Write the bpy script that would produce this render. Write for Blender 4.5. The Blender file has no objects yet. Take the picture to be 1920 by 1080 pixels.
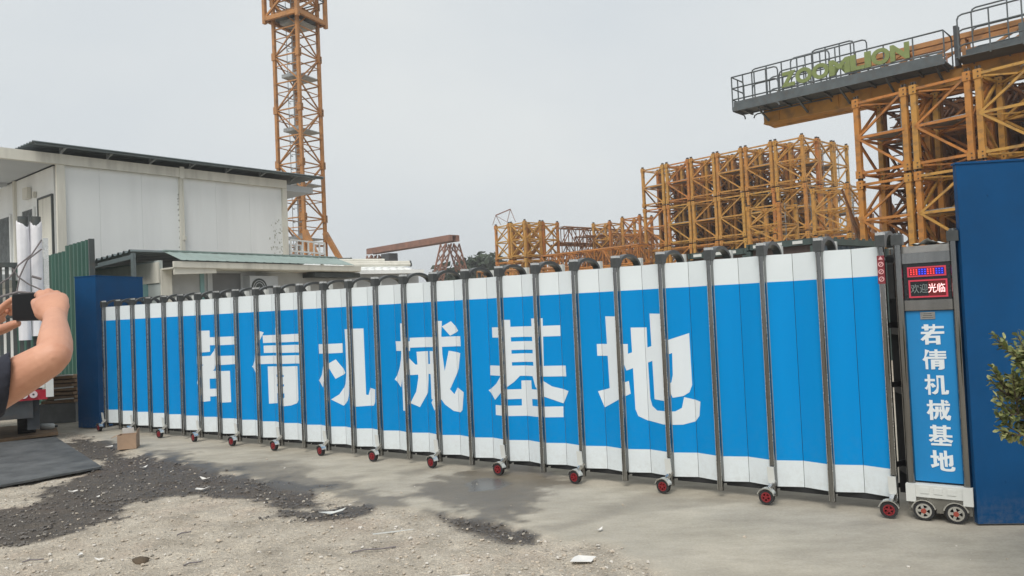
import bpy, bmesh, math, random
import numpy as np
from mathutils import Vector, Matrix, noise
from mathutils.geometry import tessellate_polygon

S = bpy.context.scene
COL = S.collection
R = math.radians
rnd = random.Random(7)

# ------------------------------------------------------------------ camera
EYE = 1.63                       # metres above the concrete apron
PITCH, ROLL, FPX = R(1.76), R(2.537), 1440.0
cam = bpy.data.cameras.new("camera")
cam.sensor_width = 36.0
cam.lens = FPX / 1920 * 36.0
cam.clip_start, cam.clip_end = 0.05, 2000
cam_o = bpy.data.objects.new("camera", cam)
COL.objects.link(cam_o)
cp, sp, cr, sr = math.cos(PITCH), math.sin(PITCH), math.cos(ROLL), math.sin(ROLL)
fwd, up0, ex = Vector((0, cp, sp)), Vector((0, -sp, cp)), Vector((1, 0, 0))
ax, ay = ex * cr - up0 * sr, ex * sr + up0 * cr
cam_o.matrix_world = Matrix(((ax.x, ay.x, -fwd.x, 0), (ax.y, ay.y, -fwd.y, 0), (ax.z, ay.z, -fwd.z, EYE), (0, 0, 0, 1)))
S.camera = cam_o

# ------------------------------------------------------------------ sky, sun, exposure
SUN_EL, SUN_AZ = R(52), R(200)   # azimuth clockwise from +Y: high behind the viewer
w = bpy.data.worlds.new("World"); S.world = w; w.use_nodes = True
nt = w.node_tree; nt.nodes.clear()
out = nt.nodes.new("ShaderNodeOutputWorld"); bg = nt.nodes.new("ShaderNodeBackground")
sky = nt.nodes.new("ShaderNodeTexSky"); sky.sky_type = 'NISHITA'; sky.sun_disc = False
sky.sun_elevation, sky.sun_rotation = SUN_EL, SUN_AZ
sky.air_density, sky.dust_density, sky.ozone_density = 1.0, 3.0, 1.0
tc = nt.nodes.new("ShaderNodeTexCoord")
n1 = nt.nodes.new("ShaderNodeTexNoise"); n1.inputs["Scale"].default_value = 1.6; n1.inputs["Detail"].default_value = 4; n1.inputs["Roughness"].default_value = 0.45
mp = nt.nodes.new("ShaderNodeMapping"); mp.inputs["Scale"].default_value = (1, 1, 2.2)
rmp = nt.nodes.new("ShaderNodeValToRGB")
rmp.color_ramp.elements[0].position, rmp.color_ramp.elements[1].position = 0.30, 0.72
rmp.color_ramp.elements[0].color = (6.55, 7.15, 7.7, 1); rmp.color_ramp.elements[1].color = (8.25, 8.55, 8.55, 1)
mixc = nt.nodes.new("ShaderNodeMix"); mixc.data_type = 'RGBA'; mixc.inputs[0].default_value = 0.93
nt.links.new(tc.outputs["Generated"], mp.inputs[0]); nt.links.new(mp.outputs[0], n1.inputs["Vector"])
nt.links.new(n1.outputs["Fac"], rmp.inputs[0])
nt.links.new(sky.outputs[0], mixc.inputs[6]); nt.links.new(rmp.outputs[0], mixc.inputs[7])
nt.links.new(mixc.outputs[2], bg.inputs[0]); bg.inputs[1].default_value = 0.0575
nt.links.new(bg.outputs[0], out.inputs[0])
sun = bpy.data.lights.new("sun", 'SUN'); sun.energy = 1.5; sun.angle = R(35); sun.color = (1, 0.96, 0.9)
sun_o = bpy.data.objects.new("sun", sun); COL.objects.link(sun_o)
sd = Vector((math.sin(SUN_AZ) * math.cos(SUN_EL), math.cos(SUN_AZ) * math.cos(SUN_EL), math.sin(SUN_EL)))
sun_o.rotation_euler = sd.to_track_quat('Z', 'Y').to_euler(); sun_o.location = sd * 60
S.view_settings.view_transform = 'Standard'; S.view_settings.look = 'None'
S.view_settings.exposure = 0.79; S.view_settings.gamma = 1.0
S.render.engine = 'CYCLES'
S.cycles.max_bounces = 6

# ------------------------------------------------------------------ measuring the place from the photo
def pdir(px, py):
    x, y = (px - 960) / FPX, (540 - py) / FPX
    h, v = x * cr + y * sr, -x * sr + y * cr
    return Vector((h, cp - v * sp, sp + v * cp))
def P(px, py, Y):
    d = pdir(px, py); return Vector((0, 0, EYE)) + d * (Y / d.y)
def G(px, py, z=0.0):
    d = pdir(px, py); return Vector((0, 0, EYE)) + d * ((z - EYE) / d.z)

# ------------------------------------------------------------------ materials
def splash(m, z0, z1, col, amt):
    """dried mud splashed up from the ground: strongest at height z0, gone at z1"""
    t = m.node_tree; b = t.nodes["Principled BSDF"]; L = t.links.new; src = b.inputs["Base Color"].links[0].from_socket
    c = t.nodes.new("ShaderNodeTexCoord"); sx = t.nodes.new("ShaderNodeSeparateXYZ"); L(c.outputs["Object"], sx.inputs[0])
    mr = t.nodes.new("ShaderNodeMapRange"); mr.inputs[1].default_value, mr.inputs[2].default_value, mr.inputs[3].default_value, mr.inputs[4].default_value = z0, z1, amt, 0
    L(sx.outputs[2], mr.inputs[0]); n = t.nodes.new("ShaderNodeTexNoise"); n.inputs["Scale"].default_value = 22; n.inputs["Detail"].default_value = 8; n.inputs["Roughness"].default_value = .7; L(c.outputs["Object"], n.inputs["Vector"])
    r = t.nodes.new("ShaderNodeValToRGB"); r.color_ramp.elements[0].position, r.color_ramp.elements[1].position = .42, .66; L(n.outputs["Fac"], r.inputs[0])
    mu = t.nodes.new("ShaderNodeMath"); mu.operation = 'MULTIPLY'; L(mr.outputs[0], mu.inputs[0]); L(r.outputs[0], mu.inputs[1])
    mx = t.nodes.new("ShaderNodeMix"); mx.data_type = 'RGBA'; L(mu.outputs[0], mx.inputs[0]); L(src, mx.inputs[6]); mx.inputs[7].default_value = (*col, 1); L(mx.outputs[2], b.inputs["Base Color"])
def pm(name, col, rough=0.6, metal=0.0, var=0.12, scale=4.0, bump=0.0, bscale=60, rand=None, col2=None, dirt=0.0, streak=False, spec=0.5, coat=0, emit=0):
    m = bpy.data.materials.new(name); m.use_nodes = True
    t = m.node_tree; b = t.nodes["Principled BSDF"]; L = t.links.new
    b.inputs["Roughness"].default_value = rough; b.inputs["Metallic"].default_value = metal
    b.inputs["Specular IOR Level"].default_value = spec
    if coat: b.inputs["Coat Weight"].default_value = coat
    c = t.nodes.new("ShaderNodeTexCoord")
    no = t.nodes.new("ShaderNodeTexNoise"); no.inputs["Scale"].default_value = scale; no.inputs["Detail"].default_value = 6; no.inputs["Roughness"].default_value = 0.65
    src = c.outputs["Object"]
    if streak:
        ma = t.nodes.new("ShaderNodeMapping"); ma.inputs["Scale"].default_value = (1, 1, 0.12); L(src, ma.inputs[0]); src = ma.outputs[0]
    L(src, no.inputs["Vector"])
    ra = t.nodes.new("ShaderNodeValToRGB")
    ra.color_ramp.elements[0].position, ra.color_ramp.elements[1].position = 0.32, 0.68
    c2 = col2 or tuple(min(1, x * (1 + var)) for x in col)
    c1 = tuple(x * (1 - var) for x in col)
    ra.color_ramp.elements[0].color = (*c1, 1); ra.color_ramp.elements[1].color = (*c2, 1)
    L(no.outputs["Fac"], ra.inputs[0]); cur = ra.outputs[0]
    if rand:
        oi = t.nodes.new("ShaderNodeObjectInfo"); mx = t.nodes.new("ShaderNodeMix"); mx.data_type = 'RGBA'
        L(oi.outputs["Random"], mx.inputs[0]); L(cur, mx.inputs[6]); mx.inputs[7].default_value = (*rand, 1); cur = mx.outputs[2]
    if dirt:
        n2 = t.nodes.new("ShaderNodeTexNoise"); n2.inputs["Scale"].default_value = scale * 3.1; n2.inputs["Detail"].default_value = 8
        L(src, n2.inputs["Vector"])
        r2 = t.nodes.new("ShaderNodeValToRGB"); r2.color_ramp.elements[0].position, r2.color_ramp.elements[1].position = 0.5, 0.72
        L(n2.outputs["Fac"], r2.inputs[0])
        mu = t.nodes.new("ShaderNodeMath"); mu.operation = 'MULTIPLY'; mu.inputs[1].default_value = dirt; L(r2.outputs[0], mu.inputs[0])
        mx = t.nodes.new("ShaderNodeMix"); mx.data_type = 'RGBA'; L(mu.outputs[0], mx.inputs[0]); L(cur, mx.inputs[6])
        mx.inputs[7].default_value = (0.09, 0.065, 0.045, 1); cur = mx.outputs[2]
    L(cur, b.inputs["Base Color"])
    if emit:
        L(cur, b.inputs["Emission Color"]); b.inputs["Emission Strength"].default_value = emit
    rr = t.nodes.new("ShaderNodeMapRange"); rr.inputs[3].default_value = max(0.03, rough - 0.08); rr.inputs[4].default_value = min(1, rough + 0.12)
    L(no.outputs["Fac"], rr.inputs[0]); L(rr.outputs[0], b.inputs["Roughness"])
    if bump:
        n3 = t.nodes.new("ShaderNodeTexNoise"); n3.inputs["Scale"].default_value = bscale; n3.inputs["Detail"].default_value = 5
        L(c.outputs["Object"], n3.inputs["Vector"]); bp = t.nodes.new("ShaderNodeBump"); bp.inputs["Strength"].default_value = bump; bp.inputs["Distance"].default_value = 0.02
        L(n3.outputs["Fac"], bp.inputs["Height"]); L(bp.outputs[0], b.inputs["Normal"])
    return m

M = dict(
    steel=pm("stainless_dark", (0.25, 0.25, 0.245), 0.11, 1.0, 0.4, 3, streak=True, dirt=0.12),
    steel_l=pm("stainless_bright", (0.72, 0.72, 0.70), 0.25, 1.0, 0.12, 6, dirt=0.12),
    steel_m=pm("stainless_mid", (0.42, 0.41, 0.39), 0.3, 1.0, 0.15, 5, dirt=0.25),
    black=pm("black_link", (0.018, 0.019, 0.02), 0.6, 0, 0.3, 8),
    cap=pm("cap_plastic", (0.075, 0.08, 0.08), 0.3, 0.5, 0.2, 9),
    blue=pm("panel_cyan_blue", (0.0005, 0.248, 0.61), 0.45, 0, 0.07, 1.6, spec=0.10, streak=True),
    white=pm("panel_white", (0.70, 0.755, 0.775), 0.4, 0, 0.03, 1.5, spec=0.4),
    glyph=pm("letter_white", (0.69, 0.74, 0.765), 0.4, 0, 0.03, 1.5, spec=0.4),
    rubber=pm("rubber", (0.022, 0.022, 0.023), 0.75, 0, 0.3, 14),
    redp=pm("red_plastic", (0.22, 0.014, 0.02), 0.35, 0, 0.2, 12),
    hoard=pm("hoarding_blue", (0.002, 0.062, 0.18), 0.5, 0, 0.2, 0.7, bump=0.05, bscale=2.2, spec=0.2),
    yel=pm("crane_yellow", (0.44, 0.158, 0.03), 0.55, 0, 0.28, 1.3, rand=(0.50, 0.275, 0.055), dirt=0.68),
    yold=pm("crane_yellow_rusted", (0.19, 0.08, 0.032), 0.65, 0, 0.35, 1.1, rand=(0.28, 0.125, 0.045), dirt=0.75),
    yel2=pm("crane_yellow_deck", (0.50, 0.235, 0.035), 0.5, 0, 0.2, 0.8, dirt=0.55),
    org=pm("crane_orange", (0.40, 0.185, 0.06), 0.55, 0, 0.2, 1.1, dirt=0.5),
    rust=pm("rusty_red_steel", (0.23, 0.115, 0.08), 0.7, 0, 0.3, 1.5, dirt=0.5),
    pin=pm("mast_pin_steel", (0.06, 0.05, 0.04), 0.6, 0.3, 0.4, 9),
    grey=pm("deck_grey", (0.085, 0.10, 0.105), 0.55, 0, 0.25, 2, dirt=0.4),
    galv=pm("galvanised", (0.34, 0.36, 0.36), 0.5, 0.5, 0.2, 4, dirt=0.3),
    green=pm("letter_green", (0.19, 0.235, 0.075), 0.45, 0, 0.12, 3, dirt=0.2),
    wall=pm("sandwich_panel_white", (0.80, 0.815, 0.80), 0.5, 0, 0.05, 0.6, dirt=0.10, streak=True),
    cream=pm("cream_steel", (0.66, 0.64, 0.56), 0.5, 0, 0.07, 1.5, dirt=0.22, streak=True),
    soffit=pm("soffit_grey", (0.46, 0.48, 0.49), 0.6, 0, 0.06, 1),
    roof=pm("roof_grey_green", (0.13, 0.16, 0.165), 0.5, 0, 0.15, 1.2, dirt=0.2),
    roofg=pm("roof_pale_green", (0.255, 0.325, 0.30), 0.5, 0, 0.12, 1.0, dirt=0.2),
    fence=pm("fence_green", (0.022, 0.085, 0.062), 0.5, 0, 0.2, 1.4, dirt=0.35, streak=True),
    slat=pm("slat_dark", (0.055, 0.066, 0.066), 0.55, 0, 0.25, 2, dirt=0.4),
    glass=pm("dark_glass", (0.05, 0.06, 0.065), 0.12, 0, 0.2, 1, spec=0.6),
    curtain=pm("teal_glass", (0.20, 0.36, 0.36), 0.3, 0, 0.25, 0.8),
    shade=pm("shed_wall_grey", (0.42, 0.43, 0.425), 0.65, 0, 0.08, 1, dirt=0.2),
    wrap=pm("white_wrap", (0.74, 0.74, 0.77), 0.35, 0, 0.06, 5, bump=0.25, bscale=9),
    rope=pm("rope_grey", (0.19, 0.17, 0.17), 0.85, 0, 0.3, 30),
    tail=pm("tail_lamp_red", (0.36, 0.012, 0.03), 0.25, 0, 0.2, 6),
    lens=pm("lamp_lens", (0.62, 0.52, 0.52), 0.2, 0, 0.1, 6),
    truck=pm("truck_grey", (0.045, 0.05, 0.055), 0.55, 0, 0.25, 3, dirt=0.5),
    wood=pm("old_board", (0.26, 0.17, 0.10), 0.8, 0, 0.3, 4, dirt=0.4),
    stone=pm("block_grey", (0.16, 0.165, 0.16), 0.85, 0, 0.2, 4, bump=0.3, bscale=20),
    plate=pm("dusty_steel_plate", (0.055, 0.06, 0.063), 0.62, 0.0, 0.3, 2.6, col2=(0.125, 0.13, 0.13), bump=0.2, bscale=9),
    card=pm("cardboard", (0.36, 0.245, 0.165), 0.85, 0, 0.1, 5, dirt=0.15),
    paper=pm("paper_white", (0.74, 0.72, 0.68), 0.8, 0, 0.06, 9),
    skin=pm("skin", (0.60, 0.285, 0.18), 0.5, 0, 0.13, 9, col2=(0.64, 0.335, 0.22), bump=0.05, bscale=140),
    cloth=pm("shirt_navy", (0.020, 0.022, 0.034), 0.9, 0, 0.2, 14, bump=0.15, bscale=60),
    trouser=pm("trouser_grey", (0.05, 0.05, 0.055), 0.9, 0, 0.2, 12),
    hair=pm("hair_black", (0.012, 0.011, 0.01), 0.55, 0, 0.3, 40),
    phone=pm("phone_black", (0.012, 0.013, 0.016), 0.5, 0, 0.1, 4),
    cont=pm("container_blue_grey", (0.055, 0.085, 0.115), 0.55, 0, 0.2, 1.2, dirt=0.35, streak=True),
    tarp=pm("tarp_brown", (0.085, 0.06, 0.052), 0.75, 0, 0.25, 2, bump=0.4, bscale=4),
    rail=pm("top_rail_green", (0.05, 0.075, 0.07), 0.6, 0, 0.25, 3, dirt=0.3),
    label=pm("label_white", (0.62, 0.63, 0.6), 0.5, 0, 0.05, 3),
    conc_wall=pm("render_grey", (0.40, 0.41, 0.41), 0.75, 0, 0.07, 0.8, dirt=0.1),
    led_off=pm("led_dim", (0.20, 0.24, 0.24), 0.5, 0, 0.1, 3),
    screen=pm("screen_black", (0.012, 0.016, 0.020), 0.25, 0, 0.2, 3),
    led_red=pm("led_red", (0.9, 0.05, 0.055), 0.4, 0, 0.03, 3, emit=1.0),
    led_hot=pm("led_hot", (0.95, 0.52, 0.52), 0.4, 0, 0.03, 3, emit=0.9),
    led_blue=pm("led_blue", (0.05, 0.06, 0.8), 0.4, 0, 0.03, 3, emit=0.8),
    led_frame=pm("led_frame_red", (0.42, 0.03, 0.055), 0.4, 0, 0.05, 3, emit=0.25),
    led_back_r=pm("led_back_red", (0.14, 0.004, 0.006), 0.4, 0, 0.05, 3, emit=0.2),
    led_back_b=pm("led_back_blue", (0.006, 0.006, 0.16), 0.4, 0, 0.05, 3, emit=0.4),
    bark=pm("bark", (0.10, 0.075, 0.05), 0.9, 0, 0.3, 9),
    leaf=pm("leaf_olive", (0.17, 0.195, 0.055), 0.45, 0, 0.3, 9, col2=(0.26, 0.265, 0.10), spec=0.4),
    leaf_far=pm("leaf_far", (0.028, 0.045, 0.024), 0.7, 0, 0.4, 0.35, col2=(0.06, 0.085, 0.045)),
    white_eye=pm("eye_white", (0.75, 0.74, 0.72), 0.3), iris=pm("iris_brown", (0.03, 0.018, 0.012), 0.2),
)

splash(M['white'], 0.12, 0.40, (0.36, 0.33, 0.28), 0.22); splash(M['blue'], 0.25, 0.9, (0.12, 0.25, 0.40), 0.10); splash(M['hoard'], 0.0, 0.25, (0.19, 0.18, 0.16), 0.35)

# ------------------------------------------------------------------ mesh building
class MB:
    def __init__(s): s.v, s.f, s.mi, s.sm = [], [], [], []
    def add(s, vs, fs, mi=0, sm=False):
        o = len(s.v); s.v += [tuple(p) for p in vs]
        for f in fs:
            s.f.append([i + o for i in f]); s.mi.append(mi); s.sm.append(sm)
    def box(s, c, d, rz=0, mi=0, rot=None):
        m = rot or Matrix.Rotation(rz, 3, 'Z'); c = Vector(c)
        vs = [c + m @ Vector((x * d[0] / 2, y * d[1] / 2, z * d[2] / 2)) for z in (-1, 1) for y in (-1, 1) for x in (-1, 1)]
        s.add(vs, [(0, 2, 3, 1), (4, 5, 7, 6), (0, 1, 5, 4), (2, 6, 7, 3), (0, 4, 6, 2), (1, 3, 7, 5)], mi)
    def bar(s, a, b, w, h=None, mi=0, ref=(0, 0, 1)):
        a, b = Vector(a), Vector(b); h = h or w; d = (b - a)
        if d.length < 1e-6: return
        d.normalize(); r = Vector(ref)
        if abs(d.dot(r)) > 0.98: r = Vector((1, 0, 0))
        x = d.cross(r).normalized(); y = x.cross(d).normalized()
        vs = [p + x * (i * w / 2) + y * (j * h / 2) for p in (a, b) for i, j in ((-1, -1), (1, -1), (1, 1), (-1, 1))]
        s.add(vs, [(0, 1, 2, 3), (7, 6, 5, 4), (0, 4, 5, 1), (1, 5, 6, 2), (2, 6, 7, 3), (3, 7, 4, 0)], mi)
    def tube(s, pts, r, n=8, mi=0, caps=True, r2=None, axis=None):
        """pts: path; r: radius or list; r2: second half-axis (list) measured across AXIS"""
        pts = [Vector(p) for p in pts]; k = len(pts)
        ra = r if isinstance(r, (list, tuple)) else [r] * k
        rb = r2 if r2 is not None else ra
        if not isinstance(rb, (list, tuple)): rb = [rb] * k
        vs = []; px = None
        for i, p in enumerate(pts):
            d = (pts[min(i + 1, k - 1)] - pts[max(i - 1, 0)]).normalized()
            if axis is not None:
                a = Vector(axis); x = (a - d * a.dot(d)).normalized()
            elif px is None:
                q = Vector((0, 0, 1)) if abs(d.z) < 0.9 else Vector((1, 0, 0)); x = d.cross(q).normalized()
            else:
                x = (px - d * px.dot(d)).normalized()
            px = x; y = d.cross(x)
            vs += [p + x * (ra[i] * math.cos(2 * math.pi * j / n)) + y * (rb[i] * math.sin(2 * math.pi * j / n)) for j in range(n)]
        fs = [(i * n + j, i * n + (j + 1) % n, (i + 1) * n + (j + 1) % n, (i + 1) * n + j) for i in range(k - 1) for j in range(n)]
        s.add(vs, fs, mi, True)
        if caps: s.add(vs[:n], [tuple(range(n))[::-1]], mi); s.add(vs[-n:], [tuple(range(n))], mi)
    def prism(s, poly, o, U, V, t, mi=0):
        """2D polygon in plane o + a*U + b*V, thickened by t along U x V"""
        U, V, o = Vector(U), Vector(V), Vector(o); N = U.cross(V).normalized(); n = len(poly)
        ar = sum(poly[i][0] * poly[(i + 1) % n][1] - poly[(i + 1) % n][0] * poly[i][1] for i in range(n))
        if ar < 0: poly = poly[::-1]
        b = [o + U * p[0] + V * p[1] for p in poly]; f = [p + N * t for p in b]
        tri = tessellate_polygon([[Vector((p[0], p[1], 0)) for p in poly]])
        fs = []
        for q in tri:
            a_, b_, c_ = (poly[i] for i in q)
            if (b_[0] - a_[0]) * (c_[1] - a_[1]) - (b_[1] - a_[1]) * (c_[0] - a_[0]) < 0: q = q[::-1]
            fs.append(tuple(i + n for i in q)); fs.append(tuple(q[::-1]))
        fs += [(i, (i + 1) % n, n + (i + 1) % n, n + i) for i in range(n)]
        s.add(b + f, fs, mi)
    def sheet(s, o, U, V, N, lu, lv, prof, t=0.004, mi=0):
        """corrugated sheet: PROF = list of (u, height) across U, straight along V"""
        U, V, N, o = Vector(U), Vector(V), Vector(N), Vector(o); k = len(prof); vs = []
        for off in (0, -t):
            for q in (0, lv): vs += [o + U * a + V * q + N * (h + off) for a, h in prof]
        fs = []
        for i in range(k - 1):
            fs += [(i, i + 1, k + i + 1, k + i), (2 * k + i, 3 * k + i, 3 * k + i + 1, 2 * k + i + 1),
                   (i, 2 * k + i, 2 * k + i + 1, i + 1), (k + i, k + i + 1, 3 * k + i + 1, 3 * k + i)]
        fs += [(0, k, 3 * k, 2 * k), (k - 1, 3 * k - 1, 4 * k - 1, 2 * k - 1)]
        s.add(vs, fs, mi)
    def ring(s, c, A, r0, r1, t, n=20, mi=0, a0=0, a1=2 * math.pi):
        """flat ring / disc sector about axis A"""
        A = Vector(A).normalized(); q = Vector((0, 0, 1)) if abs(A.z) < .9 else Vector((1, 0, 0))
        x = q.cross(A).normalized(); y = A.cross(x); c = Vector(c); full = abs(a1 - a0 - 2 * math.pi) < 1e-6; k = n if full else n + 1; vs = []
        for i in range(k):
            th = a0 + (a1 - a0) * i / n; e = x * math.cos(th) + y * math.sin(th)
            vs += [c + e * r0 - A * t / 2, c + e * r1 - A * t / 2, c + e * r1 + A * t / 2, c + e * r0 + A * t / 2]
        fs = []
        for i in range(n):
            a, b = 4 * i, 4 * ((i + 1) % k)
            fs += [(a, a + 1, b + 1, b), (a + 1, a + 2, b + 2, b + 1), (a + 2, a + 3, b + 3, b + 2), (a + 3, a, b, b + 3)]
        if not full:
            e = 4 * n; fs += [(3, 2, 1, 0), (e, e + 1, e + 2, e + 3)]
        s.add(vs, fs, mi)
    def mesh(s, name, mats):
        me = bpy.data.meshes.new(name); me.from_pydata(s.v, [], s.f)
        for m in mats: me.materials.append(m)
        me.polygons.foreach_set("material_index", s.mi); me.polygons.foreach_set("use_smooth", s.sm)
        me.update(); return me
    def build(s, name, mats, parent=None, fix=False):
        if not isinstance(mats, (list, tuple)): mats = [mats]
        me = s.mesh(name, mats)
        if fix:
            bm = bmesh.new(); bm.from_mesh(me); bmesh.ops.recalc_face_normals(bm, faces=bm.faces); bm.to_mesh(me); bm.free()
        return link(name, me, parent)

def link(name, data, parent=None):
    o = bpy.data.objects.new(name, data); COL.objects.link(o)
    if parent: o.parent = parent
    return o
def tag(o, label=None, cat=None, group=None, kind=None):
    if label: o["label"] = label
    if cat: o["category"] = cat
    if group: o["group"] = group
    if kind: o["kind"] = kind
    return o
def thing(name, label, cat, loc=(0, 0, 0), rz=0, group=None):
    o = link(name, None); o.location = loc; o.rotation_euler = (0, 0, rz); o.empty_display_size = 0.2
    return tag(o, label, cat, group)
def trap(n, per, amp, duty=0.3):
    """profile of trapezoid ribs"""
    p = []
    for i in range(n):
        a = i * per; p += [(a, 0), (a + per * (0.5 - duty / 2), 0), (a + per * (0.5 - duty / 4), amp), (a + per * (0.5 + duty / 4), amp), (a + per * (0.5 + duty / 2), 0)]
    return p + [(n * per, 0)]

# ------------------------------------------------------------------ ground: dirt yard with a concrete apron
def poly_sd(X, Y, poly):
    """signed distance, positive inside"""
    d = np.full(X.shape, 1e9); ins = np.zeros(X.shape, bool); n = len(poly)
    for i in range(n):
        (x0, y0), (x1, y1) = poly[i], poly[(i + 1) % n]
        ex_, ey_ = x1 - x0, y1 - y0; L2 = ex_ * ex_ + ey_ * ey_ + 1e-12
        t = np.clip(((X - x0) * ex_ + (Y - y0) * ey_) / L2, 0, 1)
        d = np.minimum(d, np.hypot(X - x0 - t * ex_, Y - y0 - t * ey_))
        c = (y0 > Y) != (y1 > Y)
        with np.errstate(divide='ignore', invalid='ignore'): xi = x0 + (Y - y0) * ex_ / (y1 - y0)
        ins ^= c & (X < xi)
    return np.where(ins, d, -d)
def lattice(seed, n=64):
    return np.random.RandomState(seed).rand(n, n)
def vnoise(X, Y, sc, seed):
    g = lattice(seed); n = 64; x, y = X * sc, Y * sc
    i, j = np.floor(x).astype(int), np.floor(y).astype(int); fx, fy = x - i, y - j
    fx, fy = fx * fx * (3 - 2 * fx), fy * fy * (3 - 2 * fy); i %= n; j %= n; i1, j1 = (i + 1) % n, (j + 1) % n
    return (g[i, j] * (1 - fx) + g[i1, j] * fx) * (1 - fy) + (g[i, j1] * (1 - fx) + g[i1, j1] * fx) * fy
def fbm(X, Y, sc, seed, o=4):
    r = 0; a = 1; t = 0
    for k in range(o): r = r + a * vnoise(X, Y, sc * 2 ** k, seed + k); t += a; a *= 0.55
    return r / t - 0.5
def gpoly(pts): return [tuple(G(*p))[:2] for p in pts]
def sstep(a, b, x):
    t = np.clip((x - a) / (b - a), 0, 1); return t * t * (3 - 2 * t)
CONC = gpoly([(60, 806), (150, 812), (205, 836), (300, 858), (420, 884), (500, 902), (600, 926), (700, 946), (800, 962), (900, 978), (1005, 1000), (1060, 1015), (1110, 1014), (1180, 1040), (1240, 1066), (1300, 1100), (1420, 1200)]) + [(2.0, 3.0), (7, 1), (9, 1), (9, 9), (-2, 18), (-9, 18)]
WET1 = gpoly([(120, 815), (180, 818), (250, 848), (335, 862), (410, 884), (490, 898), (600, 926), (690, 948), (700, 962), (610, 972), (530, 955), (445, 926), (380, 922), (330, 930), (255, 945), (240, 972), (160, 988), (60, 1012), (-20, 1030), (-60, 970), (60, 945), (95, 915), (190, 880), (150, 850)])
WET2 = gpoly([(800, 955), (880, 968), (960, 980), (1012, 1000), (1005, 1014), (940, 1014), (890, 1000), (840, 985)])
DAMP1 = gpoly([(820, 895), (870, 880), (960, 872), (1060, 880), (1090, 905), (1030, 925), (1000, 945), (980, 985), (880, 975), (800, 955), (790, 925)])
DAMP3 = gpoly([(240, 842), (330, 850), (430, 876), (540, 888), (610, 905), (700, 925), (800, 945), (880, 955), (990, 985), (900, 990), (700, 952), (600, 930), (480, 900), (330, 864)])
DAMP2 = gpoly([(400, 882), (430, 868), (520, 862), (560, 880), (520, 905), (470, 910)])
PUD = gpoly([(880, 905), (900, 896), (950, 893), (965, 905), (940, 916), (895, 918)])
STREAK = [gpoly(q) for q in ([(630, 898), (700, 884), (710, 888), (650, 902)], [(740, 885), (800, 876), (805, 886), (755, 895)], [(560, 905), (640, 890), (650, 896), (580, 915)], [(1000, 905), (1080, 895), (1100, 910), (1040, 920)])]
xs = np.concatenate([-np.geomspace(400, 9.2, 26), np.arange(-9.0, 5.0, 0.034), np.geomspace(5.1, 400, 28)])
ys = np.concatenate([-np.geomspace(200, 0.5, 14), np.linspace(0, 3.6, 12), np.arange(3.8, 13.6, 0.034), np.geomspace(13.8, 600, 32)])
GX, GY = np.meshgrid(xs, ys)
nA = fbm(GX, GY, 1.7, 3) ; nB = fbm(GX, GY, 6.0, 11); nC = fbm(GX, GY, 14.0, 23, 3); nD = fbm(GX, GY, 0.5, 31)
conc = sstep(-0.07, 0.07, poly_sd(GX, GY, CONC) + nA * 0.35 + nB * 0.16)
wet = np.maximum(sstep(-0.07, 0.07, poly_sd(GX, GY, WET1) + nA * 0.75 + nB * 0.4 + nC * .2), sstep(-0.06, 0.06, poly_sd(GX, GY, WET2) + nA * 0.2 + nB * 0.12))
damp = np.maximum(sstep(-0.10, 0.14, poly_sd(GX, GY, DAMP1) + nA * 1.0 + nB * 0.5 + nC * .25), 0.75 * sstep(-0.15, 0.2, poly_sd(GX, GY, DAMP2) + nA * 0.7 + nB * .3))
damp = np.maximum(damp, 0.9 * sstep(-0.08, 0.12, poly_sd(GX, GY, DAMP3) + nA * 0.8 + nB * .45 + nC * .2))
damp = np.maximum(damp, 0.35 * sstep(0.02, 0.16, fbm(GX * .45 + GY * .3, GY * 1.5 - GX * .6, 0.9, 51)))
for q in STREAK: damp = np.maximum(damp, 0.5 * sstep(-0.10, 0.12, poly_sd(GX, GY, q) + nA * 0.25 + nB * 0.1))
pud = sstep(-0.04, 0.04, poly_sd(GX, GY, PUD) + nA * 0.35 + nB * 0.15)
near = sstep(20, 14, np.hypot(GX, GY - 5))
rough = (1 - conc) * near
GZ = -0.018 * (1 - conc) * near + rough * (nB * 0.030 + nC * 0.026 + nA * 0.03) + conc * near * nD * 0.008 - 0.004
def ground_z(x, y):
    i = int(np.clip(np.searchsorted(xs, x), 1, len(xs) - 1)); j = int(np.clip(np.searchsorted(ys, y), 1, len(ys) - 1)); return float(max(GZ[j, i], GZ[j - 1, i - 1]))
nx, ny = len(xs), len(ys)
me = bpy.data.meshes.new("ground"); me.vertices.add(nx * ny)
me.vertices.foreach_set("co", np.stack([GX, GY, GZ], -1).astype(np.float32).ravel())
ii = (np.arange(ny - 1)[:, None] * nx + np.arange(nx - 1)[None]).ravel()
quads = np.stack([ii, ii + 1, ii + nx + 1, ii + nx], 1).astype(np.int32)
me.loops.add(quads.size); me.loops.foreach_set("vertex_index", quads.ravel())
me.polygons.add(len(quads)); me.polygons.foreach_set("loop_start", np.arange(0, quads.size, 4, dtype=np.int32))
me.polygons.foreach_set("use_smooth", np.ones(len(quads), bool)); me.update(calc_edges=True)
for nm, a in (("concrete", conc), ("wet", wet), ("damp", damp), ("puddle", pud)):
    at = me.attributes.new(nm, 'FLOAT', 'POINT'); at.data.foreach_set("value", a.astype(np.float32).ravel())
gm = bpy.data.materials.new("ground_dirt_concrete"); gm.use_nodes = True
t = gm.node_tree; L = t.links.new; b = t.nodes["Principled BSDF"]
def N(k, **kw):
    n = t.nodes.new(k)
    for a, v in kw.items(): setattr(n, a, v)
    return n
def attr(nm): return N("ShaderNodeAttribute", attribute_name=nm).outputs["Fac"]
tcg = N("ShaderNodeTexCoord").outputs["Object"]
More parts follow.
